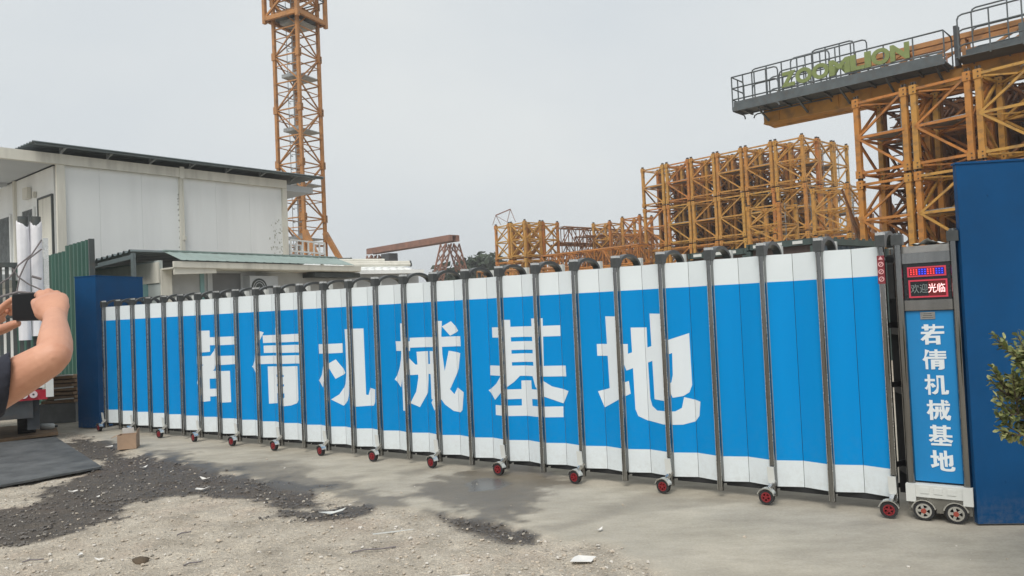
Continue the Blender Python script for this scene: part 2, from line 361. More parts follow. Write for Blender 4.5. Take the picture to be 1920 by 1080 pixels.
def nz(sc, det=6, ro=0.6, src=None):
    n = N("ShaderNodeTexNoise"); n.inputs["Scale"].default_value = sc; n.inputs["Detail"].default_value = det; n.inputs["Roughness"].default_value = ro
    L(src or tcg, n.inputs["Vector"]); return n.outputs["Fac"]
def ramp(f, *st):
    r = N("ShaderNodeValToRGB"); e = r.color_ramp.elements
    while len(e) < len(st): e.new(0.5)
    for k, (p_, c_) in enumerate(st): e[k].position = p_; e[k].color = (*c_, 1)
    L(f, r.inputs[0]); return r.outputs[0]
def mixn(f, a_, b_, mode='MIX'):
    m_ = N("ShaderNodeMix", data_type='RGBA', blend_type=mode)
    for sock, val in ((0, f), (6, a_), (7, b_)):
        if isinstance(val, (int, float)): m_.inputs[sock].default_value = val
        elif isinstance(val, tuple): m_.inputs[sock].default_value = (*val, 1)
        else: L(val, m_.inputs[sock])
    return m_.outputs[2]
mpg = N("ShaderNodeMapping"); mpg.inputs["Rotation"].default_value = (0, 0, R(33)); mpg.inputs["Scale"].default_value = (0.8, 1.7, 1); L(tcg, mpg.inputs[0])
cbase = mixn(ramp(nz(1.1, 8, 0.62, mpg.outputs[0]), (0.35, (0, 0, 0)), (0.65, (1, 1, 1))), (0.38, 0.345, 0.275), (0.54, 0.49, 0.395))
cbase = mixn(ramp(nz(0.55, 5), (0.40, (0, 0, 0)), (0.7, (1, 1, 1))), cbase, (0.43, 0.395, 0.33))
cbase = mixn(0.55, cbase, ramp(nz(3.4, 8, 0.7, mpg.outputs[0]), (0.36, (0.74, 0.73, 0.72)), (0.56, (1, 1, 1)), (0.72, (1.14, 1.14, 1.13))), 'MULTIPLY')
cbase = mixn(0.6, cbase, ramp(nz(55, 4, 0.7), (0.3, (0.66, 0.66, 0.66)), (0.75, (1.0, 1.0, 1.0))), 'MULTIPLY')
vor = N("ShaderNodeTexVoronoi"); vor.inputs["Scale"].default_value = 85; L(tcg, vor.inputs["Vector"])
vor2 = N("ShaderNodeTexVoronoi"); vor2.inputs["Scale"].default_value = 32; L(tcg, vor2.inputs["Vector"])
dbase = ramp(nz(2.6, 7, 0.65), (0.28, (0.31, 0.27, 0.215)), (0.52, (0.49, 0.435, 0.355)), (0.75, (0.62, 0.56, 0.465)))
dbase = mixn(ramp(nz(0.9, 3), (0.52, (0, 0, 0)), (0.72, (0.55, 0.55, 0.55))), dbase, (0.47, 0.36, 0.28))
peb = N("ShaderNodeSeparateColor"); L(vor.outputs["Color"], peb.inputs[0])
dbase = mixn(0.75, dbase, ramp(peb.outputs[0], (0.0, (0.62, 0.6, 0.58)), (0.4, (0.92, 0.91, 0.89)), (0.86, (1.0, 1.0, 1.0)), (0.97, (1.35, 1.33, 1.28))), 'MULTIPLY')
dbase = mixn(0.5, dbase, ramp(nz(120, 3, 0.7), (0.3, (0.6, 0.6, 0.6)), (0.7, (1.15, 1.15, 1.15))), 'MULTIPLY')
wetc = mixn(0.9, dbase, (0.115, 0.098, 0.088), 'MULTIPLY')
cwet = mixn(attr("damp"), cbase, mixn(0.92, cbase, (0.40, 0.37, 0.335), 'MULTIPLY'))
cwet2 = mixn(attr("wet"), cwet, mixn(0.92, cbase, (0.17, 0.16, 0.16), 'MULTIPLY'))
colr = mixn(attr("concrete"), mixn(attr("wet"), dbase, wetc), cwet2)
colr = mixn(attr("puddle"), colr, (0.13, 0.125, 0.115))
L(colr, b.inputs["Base Color"])
rgh = mixn(attr("wet"), (0.9, 0.9, 0.9), (0.52, 0.52, 0.52)); rgh = mixn(attr("damp"), rgh, (0.45, 0.45, 0.45)); rgh = mixn(attr("puddle"), rgh, (0.27, 0.27, 0.27))
L(rgh, b.inputs["Roughness"])
hgt = mixn(attr("concrete"), mixn(0.5, vor2.outputs["Distance"], vor.outputs["Distance"]), nz(40, 6, 0.7))
bmp = N("ShaderNodeBump"); bmp.inputs["Distance"].default_value = 0.018
bs = mixn(attr("concrete"), (0.9, 0.9, 0.9), (0.22, 0.22, 0.22)); bs = mixn(attr("puddle"), bs, (0, 0, 0)); L(bs, bmp.inputs["Strength"])
L(hgt, bmp.inputs["Height"]); L(bmp.outputs[0], b.inputs["Normal"])
me.materials.append(gm); tag(link("ground", me), kind="structure")

# loose stones over the dirt
def stones(name, n, mats, test, smin, smax, seed):
    rg = random.Random(seed); mb = MB(); k = 0; tries = 0
    while k < n and tries < n * 40:
        tries += 1; y = 4.3 + 8.2 * rg.random() ** 1.5; x = -y * 0.70 + rg.random() * y * 1.38
        i, j = min(nx - 1, int(np.searchsorted(xs, x))), min(ny - 1, int(np.searchsorted(ys, y)))
        if rg.random() > test(j, i): continue
        s_ = smin + (smax - smin) * rg.random() ** 4.5; z = GZ[j, i] + s_ * 0.12; a = rg.random() * 6.28
        e = [(1, 0, 0), (0, 1, 0), (-1, 0, 0), (0, -1, 0), (.6, .6, .55), (-.6, .5, .6), (-.5, -.6, .5), (.55, -.6, .6)]
        vs = [Vector((p[0] * (.7 + .6 * rg.random()), p[1] * (.5 + .5 * rg.random()), p[2] * (.6 + .6 * rg.random()))) * s_ for p in e]
        m_ = Matrix.Rotation(a, 3, 'Z') @ Matrix.Rotation(rg.uniform(-.3, .3), 3, 'X')
        mb.add([m_ @ v + Vector((x, y, z)) for v in vs], [(0, 1, 5, 4), (1, 2, 5), (2, 3, 6), (2, 6, 5), (3, 0, 7), (3, 7, 6), (0, 4, 7), (4, 5, 6, 7)], rg.randrange(len(mats)))
        k += 1
    o = mb.build(name, mats); return tag(o, "loose gravel and pebbles scattered over the dirt", "gravel", kind="stuff")
SM = [pm("pebble_grey", (0.40, 0.365, 0.31), 0.85, 0, 0.25, 20), pm("pebble_tan", (0.50, 0.43, 0.345), 0.85, 0, 0.2, 20), pm("pebble_dark", (0.13, 0.117, 0.105), 0.7, 0, 0.3, 20), pm("pebble_pale", (0.62, 0.58, 0.52), 0.85, 0, 0.1, 20)]
stones("gravel", 9500, [SM[0], SM[1], SM[1], SM[1], SM[0], SM[3]], lambda j, i: (1 - conc[j, i]) * (1 - 0.85 * wet[j, i]) + 0.008 * conc[j, i], 0.003, 0.019, 5)
stones("gravel", 4200, [SM[2]] * 14 + [SM[0]], lambda j, i: (1 - 0.8 * conc[j, i]) * wet[j, i], 0.004, 0.024, 6)

# ------------------------------------------------------------------ folding gate
TH = R(35.6); PIT = 0.446; NP = 27
GO = Vector((-6.657, 12.493, 0)); GD = Vector((math.cos(TH), -math.sin(TH), 0)); GN = Vector((math.sin(TH), math.cos(TH), 0))
def gate_uz(px, py, y=0.02):
    d = pdir(px, py); e = Vector((0, 0, EYE)); t_ = ((GO + GN * y - e).dot(GN)) / d.dot(GN); q = e + d * t_
    return ((q - GO).dot(GD), q.z)
def sc_poly(pts, ox, oy, k): return [gate_uz(ox + x / k, oy + y / k) for x, y in pts]
GLYPH = {}
GLYPH['ruo'] = [sc_poly(q, 350, 600, 6.0) for q in (
    [(95, 205), (145, 200), (505, 185), (530, 185), (530, 277), (350, 285), (95, 288)],
    [(130, 122), (222, 120), (228, 360), (150, 367)],
    [(303, 112), (350, 112), (354, 345), (308, 345)],
    [(80, 412), (240, 405), (540, 403), (540, 498), (360, 508), (80, 500)],
    [(268, 325), (355, 325), (330, 420), (255, 570), (180, 680), (120, 765), (75, 712), (130, 600), (215, 440)],
    [(155, 600), (225, 560), (237, 915), (168, 922)],
    [(160, 575), (455, 575), (455, 660), (160, 665)],
    [(200, 778), (420, 778), (420, 862), (205, 865)],
    [(365, 578), (455, 577), (468, 928), (378, 930)])]
GLYPH['qian'] = [sc_poly(q, 455, 600, 6.0) for q in (
    [(120, 95), (222, 140), (175, 275), (150, 400), (115, 595), (60, 530), (100, 450), (118, 330)],
    [(118, 420), (186, 400), (203, 940), (143, 935)],
    [(212, 175), (630, 155), (630, 245), (218, 260)], [(222, 290), (630, 280), (630, 368), (225, 372)],
    [(188, 405), (640, 398), (640, 492), (190, 497)],
    [(343, 88), (415, 88), (430, 500), (358, 500)],
    [(257, 525), (352, 525), (367, 940), (272, 945)],
    [(340, 525), (470, 523), (470, 618), (340, 618)], [(340, 642), (475, 642), (475, 724), (340, 724)], [(340, 750), (480, 748), (480, 826), (340, 828)],
    [(452, 525), (585, 522), (596, 905), (575, 940), (520, 965), (448, 972), (440, 905), (465, 870)])]
GLYPH['ji'] = [sc_poly(q, 580, 600, 6.0) for q in (
    [(65, 275), (330, 265), (333, 372), (70, 382)], [(133, 68), (203, 70), (230, 985), (165, 985)],
    [(150, 400), (190, 430), (160, 600), (135, 765), (65, 685), (115, 620), (140, 520)],
    [(275, 445), (370, 600), (275, 665), (200, 500)],
    [(365, 105), (480, 102), (480, 205), (420, 212), (425, 300), (437, 650), (424, 850), (405, 910), (345, 970), (240, 895), (310, 840), (370, 720), (387, 600), (378, 300)],
    [(440, 99), (575, 97), (605, 845), (625, 850), (640, 770), (720, 785), (715, 930), (690, 970), (520, 975), (500, 650), (485, 205), (440, 205)])]
GLYPH['xie'] = [sc_poly(q, 725, 590, 5.4) for q in (
    [(52, 272), (232, 270), (232, 368), (60, 370)], [(117, 88), (212, 95), (240, 975), (150, 975), (130, 400)],
    [(130, 390), (180, 400), (150, 600), (122, 740), (50, 660), (105, 540), (125, 450)],
    [(210, 420), (278, 510), (240, 560), (195, 540)],
    [(228, 235), (720, 220), (725, 322), (230, 335)],
    [(450, 62), (548, 65), (545, 200), (555, 400), (575, 570), (620, 760), (655, 810), (680, 745), (760, 790), (740, 970), (710, 998), (650, 980), (580, 910), (520, 800), (485, 600), (470, 350)],
    [(605, 368), (718, 393), (695, 540), (625, 745), (545, 870), (472, 975), (428, 895), (500, 790), (575, 575)],
    [(620, 68), (692, 165), (615, 215), (548, 120)],
    [(283, 378), (388, 372), (392, 650), (380, 790), (315, 940), (240, 895), (285, 780), (300, 640)],
    [(408, 372), (455, 370), (475, 860), (430, 860)], [(230, 510), (500, 498), (505, 600), (235, 612)])]
GLYPH['base'] = [sc_poly(q, 900, 580, 4.91) for q in (
    [(85, 168), (710, 148), (713, 248), (90, 262)], [(155, 95), (265, 98), (285, 560), (180, 560)],
    [(457, 85), (572, 82), (585, 560), (480, 560)],
    [(200, 300), (540, 292), (540, 372), (200, 378)], [(200, 412), (540, 405), (540, 485), (200, 490)],
    [(60, 520), (765, 522), (770, 622), (60, 612)],
    [(195, 600), (345, 615), (300, 670), (200, 755), (115, 838), (50, 750), (130, 690)],
    [(465, 612), (560, 600), (575, 655), (650, 712), (795, 757), (740, 872), (580, 800), (500, 715)],
    [(200, 738), (580, 740), (575, 830), (200, 828)], [(355, 660), (452, 658), (465, 920), (362, 920)],
    [(120, 885), (740, 900), (742, 1000), (122, 978)])]
GLYPH['di'] = [sc_poly(q, 1105, 570, 4.5) for q in (
    [(43, 340), (318, 338), (320, 440), (48, 440)], [(115, 105), (235, 105), (270, 720), (155, 720)],
    [(55, 740), (160, 712), (328, 650), (342, 758), (105, 878)],
    [(338, 200), (460, 200), (472, 500), (492, 800), (512, 865), (560, 903), (720, 908), (770, 880), (785, 790), (918, 830), (908, 950), (870, 1000), (780, 1022), (620, 1018), (470, 990), (400, 950), (378, 890)],
    [(265, 440), (420, 385), (560, 340), (820, 248), (815, 360), (690, 415), (520, 480), (310, 562)],
    [(490, 82), (600, 82), (640, 820), (535, 808)],
    [(690, 300), (820, 248), (845, 690), (825, 750), (780, 780), (700, 792), (660, 690), (690, 660), (700, 600)])]
def tris(poly):
    for q in tessellate_polygon([[Vector((p[0], p[1], 0)) for p in poly]]): yield [poly[i] for i in q]
def clip(poly, a, keep_ge):
    r = []
    for i, p in enumerate(poly):
        q = poly[(i + 1) % len(poly)]; pi, qi = (p[0] >= a) == keep_ge or p[0] == a, (q[0] >= a) == keep_ge or q[0] == a
        if pi: r.append(p)
        if pi != qi:
            t_ = (a - p[0]) / (q[0] - p[0]); r.append((a, p[1] + t_ * (q[1] - p[1])))
    return r
gate = thing("retractable_gate", "long stainless retractable gate with blue and white panels and large white characters", "gate", GO, -TH)
ZT, ZB, PT, PB = 2.08, 0.05, 1.997, 0.122
FOLD, HING = 0.068, 0.49
# posts: front row, rear row
mb = MB()
mb.tube([(0, 0, ZB), (0, 0, ZT - 0.09)], 0.0255, 16, 0, True, 0.032, (1, 0, 0)); mb.box((-.0165, -.0250, (ZB + ZT) / 2 - .06), (.0035, .004, ZT - ZB - .14), mi=1); mb.box((.0185, -.0230, (ZB + ZT) / 2 - .06), (.003, .004, ZT - ZB - .14), mi=1); post_me = mb.mesh("post", [M['steel'], M['steel_l']])  # thin bright strips imitate highlights running down the post
mb = MB(); mb.box((0, 0, ZT - 0.045), (0.066, 0.074, 0.085)); mb.box((0, 0, ZT + 0.008), (0.058, 0.066, 0.022), mi=1); cap_me = mb.mesh("post_cap", [M['cap'], M['steel_l']])  # bright top plate imitates the white highlight on each cap
mb = MB(); mb.tube([(0, 0, 0.06), (0, 0, 2.0)], 0.021, 10); rear_me = mb.mesh("rear_post", [M['steel']])
mb = MB(); mb.box((0, 0, 2.045), (0.05, 0.05, 0.10)); rcap_me = mb.mesh("post_cap", [M['label']])
mb = MB()
arc = [(0, 0.02 + 0.22 * (1 - math.cos(a)), 2.005 + 0.118 * math.sin(a)) for a in np.linspace(0, math.pi, 15)]
vs = []
for (x, y, z) in arc:
    q = Vector((0, y - 0.25, (z - 2.005) * 1.6)).normalized()
    for dx, dr in ((-.032, 0), (.032, 0), (.032, .03), (-.032, .03)): vs.append((dx, y - q.y * dr, z - q.z * dr))
fs = []
for i in range(14):
    a, b_ = 4 * i, 4 * i + 4
    fs += [(a, a + 1, b_ + 1, b_), (a + 1, a + 2, b_ + 2, b_ + 1), (a + 2, a + 3, b_ + 3, b_ + 2), (a + 3, a, b_, b_ + 3)]
mb.add(vs, fs)
arch_me = mb.mesh("arch", [M['cap']])
mb = MB()
for z in (0.115,):
    mb.bar((0.0, 0.05, z), (PIT, 0.47, z + 0.012), 0.012, 0.035, ref=(0, 0, 1)); mb.bar((0.0, 0.47, z + 0.03), (PIT, 0.05, z + 0.042), 0.012, 0.035)
mb.box((PIT / 2, 0.26, 0.13), (0.05, 0.05, 0.10)); mb.bar((0.02, 0.10, 0.10), (PIT - 0.02, 0.10, 0.10), 0.02, 0.05)
link_me = mb.mesh("scissor_link", [M['black']])
# caster
RW = 0.060
mb = MB(); mb.ring((0, 0, RW), (0, 1, 0), 0.039, RW, 0.038, 24); tyre_me = mb.mesh("tyre", [M['rubber']])
mb = MB(); mb.ring((0, -0.004, RW), (0, 1, 0), 0.029, 0.040, 0.036, 24); mb.ring((0, -0.012, RW), (0, 1, 0), 0.0, 0.014, 0.03, 12)
for k in range(5):
    a = k * 2 * math.pi / 5 + .3; mb.bar((0.012 * math.cos(a), -0.012, RW + 0.012 * math.sin(a)), (0.031 * math.cos(a), -0.012, RW + 0.031 * math.sin(a)), 0.013, 0.02, ref=(0, 1, 0))
mb.ring((0, 0.006, RW), (0, 1, 0), 0, 0.030, 0.01, 16, 1); rim_me = mb.mesh("rim", [M['redp'], M['black']])
mb = MB(); mb.ring((0, 0, RW), (0, 1, 0), RW + 0.006, RW + 0.013, 0.058, 14, 0, R(15), R(165)); mb.bar((0.02, 0.03, RW * 2 + 0.005), (0.04, 0.08, RW * 2 + 0.06), 0.03, 0.03)
fend_me = mb.mesh("fender", [M['steel_l']])
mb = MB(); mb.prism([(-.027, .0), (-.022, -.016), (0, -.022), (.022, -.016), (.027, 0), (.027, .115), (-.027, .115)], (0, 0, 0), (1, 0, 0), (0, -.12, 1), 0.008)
shield_me = mb.mesh("shield_plate", [M['label']])  # white colour stands in for bright reflections off bent stainless steel
for i in range(NP):
    u = i * PIT
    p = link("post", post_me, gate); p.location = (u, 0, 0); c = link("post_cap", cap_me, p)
    p = link("rear_post", rear_me, gate); p.location = (u, 0.5, 0); c = link("post_cap", rcap_me, p)
    a = link("arch", arch_me, gate); a.location = (u, 0, 0)
    if i < NP - 1: a = link("scissor_link", link_me, gate); a.location = (u, 0, 0)
    if i % 2 == 0:
        wv = rnd.uniform(-.25, .25)
        wh = link("wheel", tyre_me, gate); wh.location = (u - 0.030, -0.10, 0); wh.rotation_euler = (0, 0, wv * 0.6)
        link("rim", rim_me, wh); link("fender", fend_me, wh)
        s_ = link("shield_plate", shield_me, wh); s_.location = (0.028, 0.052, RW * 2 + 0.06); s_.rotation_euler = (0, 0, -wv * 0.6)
# notice strip on the end post
mb = MB(); mb.box((0, -0.034, 1.82), (0.05, 0.004, 0.21))
for k in range(3): mb.ring((0, -0.038, 1.75 + k * 0.055), (0, 1, 0), 0.013, 0.019, 0.003, 14, 1); mb.bar((-.011, -0.0382, 1.739 + k * .055), (.011, -0.0382, 1.761 + k * .055), .004, .002, 1, (0, 1, 0))
mb.prism([(-.016, 0), (.016, 0), (0, .026)], (0, -0.0364, 1.895), (1, 0, 0), (0, 0, 1), 0.002, 1)
o = mb.build("notice_strip", [pm("notice_red", (0.20, 0.02, 0.03), .5), pm("notice_pink", (0.75, 0.42, 0.42), .5)], gate); o.location = ((NP - 1) * PIT, 0, 0)
# panels: two leaves per bay, folded back at the hinge
ZB1, ZB2 = 0.332, 1.777
for i in range(NP - 1):
    u0 = i * PIT; A = (u0 + 0.012, 0.020); Hh = (u0 + PIT * HING, 0.020 + FOLD * rnd.uniform(.9, 1.1)); B = (u0 + PIT - 0.012, 0.020)
    for k, (a, b_) in enumerate(((A, Hh), (Hh, B))):
        a, b_ = Vector((*a, 0)), Vector((*b_, 0)); d = (b_ - a).normalized(); nrm = Vector((d.y, -d.x, 0))
        if k == 0: b_ -= d * 0.0022
        else: a += d * 0.0022
        mb = MB()
        zs = [PB, ZB1, ZB2, PT]; vs = [p_ + nrm * 0.001 + Vector((0, 0, z)) for z in zs for p_ in (a, b_)]
        for q, mi in ((0, 1), (1, 0), (2, 1)): mb.add(vs, [(2 * q, 2 * q + 1, 2 * q + 3, 2 * q + 2)], mi)
        mb.v = mb.v[:8]; mb.f = [(0, 1, 3, 2), (2, 3, 5, 4), (4, 5, 7, 6)]
        mb.add([p_ + nrm * o_ + Vector((0, 0, z)) for z in (PB, PT) for p_ in (a, b_) for o_ in (0.0, -0.012)],
               [(0, 1, 3, 2), (4, 6, 7, 5), (0, 4, 5, 1), (2, 3, 7, 6), (1, 5, 7, 3)], 1)
        e_ = a + d * .009 if k == 0 else b_ - d * .009
        mb.box((e_.x + nrm.x * .002, e_.y + nrm.y * .002, (PB + PT) / 2), (.010, .005, PT - PB - .004), math.atan2(d.y, d.x), mi=3)
        if k == 0: mb.box(((b_ + d * 0.003).x, (b_ + d * 0.003).y + 0.012, (PB + PT) / 2), (0.014, 0.008, PT - PB - 0.01), mi=2)
        pan = mb.build("panel", [M['blue'], M['white'], M['black'], M['galv']], gate)
        # white characters printed across the leaves
        ua, ub = (A[0], Hh[0]) if k == 0 else (Hh[0], B[0]); gb = MB(); cnt = 0
        for g in GLYPH.values():
            for poly in g:
                cnt += 1; n_off = nrm * (0.0022 + 0.00008 * (cnt % 12))
                for tr in tris(poly):
                    q = clip(clip(tr, ua, True), ub, False) if len(tr) > 2 else []
                    if len(q) < 3: continue
                    ar = sum(q[m][0] * q[(m + 1) % len(q)][1] - q[(m + 1) % len(q)][0] * q[m][1] for m in range(len(q)))
                    if abs(ar) < 1e-7: continue
                    if ar < 0: q = q[::-1]
                    gb.add([a + d * ((p_[0] - ua) / (ub - ua) * (b_ - a).length) + n_off + Vector((0, 0, p_[1])) for p_ in q], [tuple(range(len(q)))])
        if gb.f: gb.build("lettering", M['glyph'], pan)

# ------------------------------------------------------------------ motor head at the end of the gate
DX = 11.69; DW = 0.40
drive = thing("gate_motor_head", "narrow motor head at gate end with red screen and vertical white characters", "gate motor", GO + GD * DX, -TH)
for x in (0.02, DW - 0.02):
    mb = MB(); mb.tube([(x, 0, 0.2), (x, 0, 2.0)], 0.03, 14, 0, True, 0.036, (1, 0, 0)); p = mb.build("post", M['steel'], drive)
    mb = MB(); mb.box((x, 0, 2.03), (0.075, 0.08, 0.075)); mb.tube([(x, 0, 2.066), (x, 0, 2.085)], [0.033, 0.02], 12); mb.build("post_cap", M['cap'], p)
    mb = MB(); mb.tube([(x, 0.5, 0.2), (x, 0.5, 1.98)], 0.024, 10); mb.build("rear_post", M['steel'], drive)
mb = MB(); mb.box((DW / 2, 0.25, 1.955), (DW - 0.09, 0.46, 0.05)); mb.build("top_plate", M['steel_m'], drive)
for z in (1.89, 1.545): mb = MB(); mb.box((DW / 2, 0.012, z), (DW - 0.07, 0.05, 0.075)); mb.build("cross_bar", M['steel'], drive)
mb = MB(); mb.box((DW / 2, 0.25, 1.07), (DW - 0.075, 0.40, 1.66)); mb.build("cabinet", M['truck'], drive)
mb = MB(); mb.box((DW / 2, 0.022, 1.718), (DW - 0.075, 0.05, 0.27)); scr = mb.build("screen", M['screen'], drive)
x0, x1 = 0.075, 0.325
def frame(mb, xa, xb, za, zb, y, t_, mi=0):
    mb.box(((xa + xb) / 2, y, zb - t_ / 2), (xb - xa, 0.008, t_), mi=mi); mb.box(((xa + xb) / 2, y, za + t_ / 2), (xb - xa, 0.008, t_), mi=mi)
    mb.box((xa + t_ / 2, y, (za + zb) / 2), (t_, 0.008, zb - za - 2 * t_), mi=mi); mb.box((xb - t_ / 2, y, (za + zb) / 2), (t_, 0.008, zb - za - 2 * t_), mi=mi)
mb = MB(); frame(mb, x0, x1, 1.752, 1.825, -0.006, 0.011); frame(mb, x0 + .004, x1 + .004, 1.600, 1.730, -0.006, 0.011)
mb.build("led_frame", M['led_frame'], scr)
mb = MB(); wq = (x1 - x0 - 0.03) / 12
for k in range(12):
    blue_ = (k // 3) % 2; cx = x0 + 0.015 + wq * (k + .5)
    mb.box((cx, -0.0045, 1.7885), (wq, 0.003, 0.048), mi=2 + blue_)
    for q in range(3): mb.box((cx, -0.008, 1.773 + q * 0.0155), (wq * 0.42, 0.003, 0.0075), mi=blue_ if blue_ else 0)
mb.build("led_dots", [M['led_red'], M['led_blue'], M['led_back_r'], M['led_back_b']], scr)
def text_mesh(name, body, size, off, mat, ext=0.0015):
    c = bpy.data.curves.new(name, 'FONT'); c.body = body; c.size = size; c.offset = off; c.extrude = ext; c.align_x = 'LEFT'
    o = bpy.data.objects.new(name, c); COL.objects.link(o); bpy.context.view_layer.update()
    me = bpy.data.meshes.new_from_object(o.evaluated_get(bpy.context.evaluated_depsgraph_get())); me.name = name
    bpy.data.objects.remove(o); bpy.data.curves.remove(c); me.materials.clear(); me.materials.append(mat); return me
for body, mt, xx in (("欢迎", M['led_off'], x0 + 0.016), ("光临", M['led_hot'], x0 + 0.128)):
    me_ = text_mesh("lettering", body, 0.0565, 0.0, mt); o = link("lettering", me_, scr)
    o.location = (xx, -0.0075, 1.640); o.rotation_euler = (R(90), 0, 0); o.scale = (1, 1.25, 1)
mb = MB(); mb.box((x0 + 0.19, -0.0045, 1.665), (0.118, 0.003, 0.104)); mb.build("led_glow", pm("led_glow_red", (0.10, 0.004, 0.005), .4, emit=0.25), scr)
mb = MB(); mb.box((DW / 2 + .004, 0.026, 0.885), (DW - 0.075, 0.045, 1.235)); sign = mb.build("sign_panel", pm("sign_blue", (0.001, 0.195, 0.47), 0.42, 0, .06, 2), drive)
mb = MB(); mb.box((DW / 2 - .01, 0.001, 1.468), (0.095, 0.004, 0.052))
for k in range(3): mb.box((DW / 2 - .01, -0.0015, 1.455 + k * .013), (0.07 - .01 * k, 0.0015, 0.004), mi=1)
mb.build("maker_plate", [M['steel_m'], M['cap']], sign)
for k, g in enumerate(GLYPH.values()):
    us = [p[0] for q in g for p in q]; zz = [p[1] for q in g for p in q]; a, b_, c, d = min(us), max(us), min(zz), max(zz)
    gb = MB(); cw, ch = 0.155, 0.148; ox = DW / 2 - cw / 2 + 0.012 + 0.0035 * k; oz = 1.405 - ch - k * 0.1815
    for j, poly in enumerate(g):
        pl = [((p[0] - a) / (b_ - a) * cw, (p[1] - c) / (d - c) * ch) for p in poly]
        gb.prism(pl, (ox, 0.0025 - 0.0001 * j, oz), (1, 0, 0), (0, 0, 1), 0.0015)
    gb.build("lettering", M['glyph'], sign)
mb = MB(); mb.box((DW / 2, 0.22, 0.222), (DW + 0.02, 0.52, 0.06))
mb.box((DW / 2, -0.045, 0.205), (DW - 0.06, 0.02, 0.085)); mb.box((0.02, -0.052, 0.19), (0.062, 0.03, 0.125)); mb.box((DW - 0.02, -0.052, 0.19), (0.062, 0.03, 0.125))
for k in range(3): mb.box((0.11 + k * 0.085, -0.057, 0.212), (0.055, 0.006, 0.04))
mb.build("bumper", M['label'], drive)
mb = MB(); RD = 0.068
prof = [(0.0, 0.05), (0.0, 0.17), (DW, 0.17), (DW, 0.05)]
def scallop(cx): return [(cx + (RD + .012) * math.cos(a), RD + (RD + .012) * math.sin(a)) for a in np.linspace(R(-10), R(190), 15)]
pl = [(0.0, 0.17), (0.0, 0.05)] + scallop(0.098)[::-1] + scallop(DW - 0.098)[::-1] + [(DW, 0.055), (DW, 0.17)]
mb.prism(pl, (0, -0.03, 0), (1, 0, 0), (0, 0, 1), 0.012); mb.box((DW / 2, 0.23, 0.135), (DW, 0.5, 0.09))
base = mb.build("chassis", pm("chassis_steel", (0.15, 0.143, 0.122), 0.45, 0.15, .15, 6, dirt=.3), drive, fix=True)
for cx in (0.098, DW - 0.098):
    mb = MB(); mb.ring((cx, -0.052, RD), (0, 1, 0), RD + .005, RD + .013, 0.042, 16, 0, R(12), R(168)); mb.build("fender", M['steel_l'], drive)
    mb = MB(); mb.ring((cx, -0.045, RD), (0, 1, 0), 0.050, RD, 0.042, 26); wh = mb.build("wheel", M['rubber'], drive)
    mb = MB(); mb.ring((cx, -0.05, RD), (0, 1, 0), 0.040, 0.052, 0.040, 26); mb.ring((cx, -0.03, RD), (0, 1, 0), 0, 0.045, 0.01, 20, 1)
    for k in range(5):
        a = k * 2 * math.pi / 5 + .6; mb.bar((cx + .014 * math.cos(a), -0.064, RD + .014 * math.sin(a)), (cx + .044 * math.cos(a), -0.062, RD + .044 * math.sin(a)), 0.019, 0.014, ref=(0, 1, 0))
    mb.build("rim", [M['steel_l'], M['black']], wh)
    mb = MB(); mb.ring((cx, -0.066, RD), (0, 1, 0), 0, 0.018, 0.02, 14); mb.build("hub_cap", pm("hub_red", (0.30, 0.055, 0.035), .5), wh)
mb = MB()
for z in (0.3, 0.9, 1.35, 1.85): mb.bar((-0.10, 0.30, z), (0.02, 0.05, z), 0.012, 0.05); mb.bar((-0.10, 0.1, z + .05), (0.0, 0.4, z + .05), 0.012, 0.04)
mb.box((-0.05, 0.10, 1.73), (0.04, 0.04, 0.26)); mb.box((-0.045, 0.32, 1.02), (0.13, 0.03, 1.84)); mb.build("coupling_filler", M['black'], drive)  # coupling links, plus a black filler plate added to darken the gap

# ------------------------------------------------------------------ blue hoarding walls at both ends
def box_wall(name, label, c0, d1, l1, d2, l2, h):
    d1, d2 = Vector((*d1, 0)).normalized(), Vector((*d2, 0)).normalized(); c0 = Vector((c0[0], c0[1], 0))
    r = thing(name, label, "wall", c0, math.atan2(d1.y, d1.x)); mb = MB()
    y = 1 if d1.cross(d2).z > 0 else -1
    mb.box((l1 / 2, y * l2 / 2, h / 2 + .005), (l1, l2, h - .01)); mb.build("sheet_cladding", M['hoard'], r)
    mb = MB(); mb.box((l1 / 2, y * l2 / 2, h + .006), (l1 + .016, l2 + .016, 0.014)); mb.build("top_edge", M['hoard'], r)
    mb = MB()
    for f in np.arange(0.62, l1, 0.9):
        mb.box((f, -y * 0.001, h / 2), (0.012, 0.005, h - .05))
    for f in np.arange(0.2, l1, 0.45):
        for z in (0.3, 1.3, 2.3): mb.ring((f, -y * 0.002, z), (0, 1, 0), 0, 0.006, 0.006, 8)
    mb.build("rivets", M['hoard'], r)
    return r
box_wall("hoarding_wall", "tall dark blue sheet wall beside motor head and shrub", (3.17, 5.40), (.97, -.10), 3.2, (.10, .97), 0.05, 2.53)
box_wall("gate_pillar", "dark blue sheet pillar behind the far gate end", (-6.93, 12.78), (-.94, .33), 0.46, (.20, .98), 1.0, 2.53)

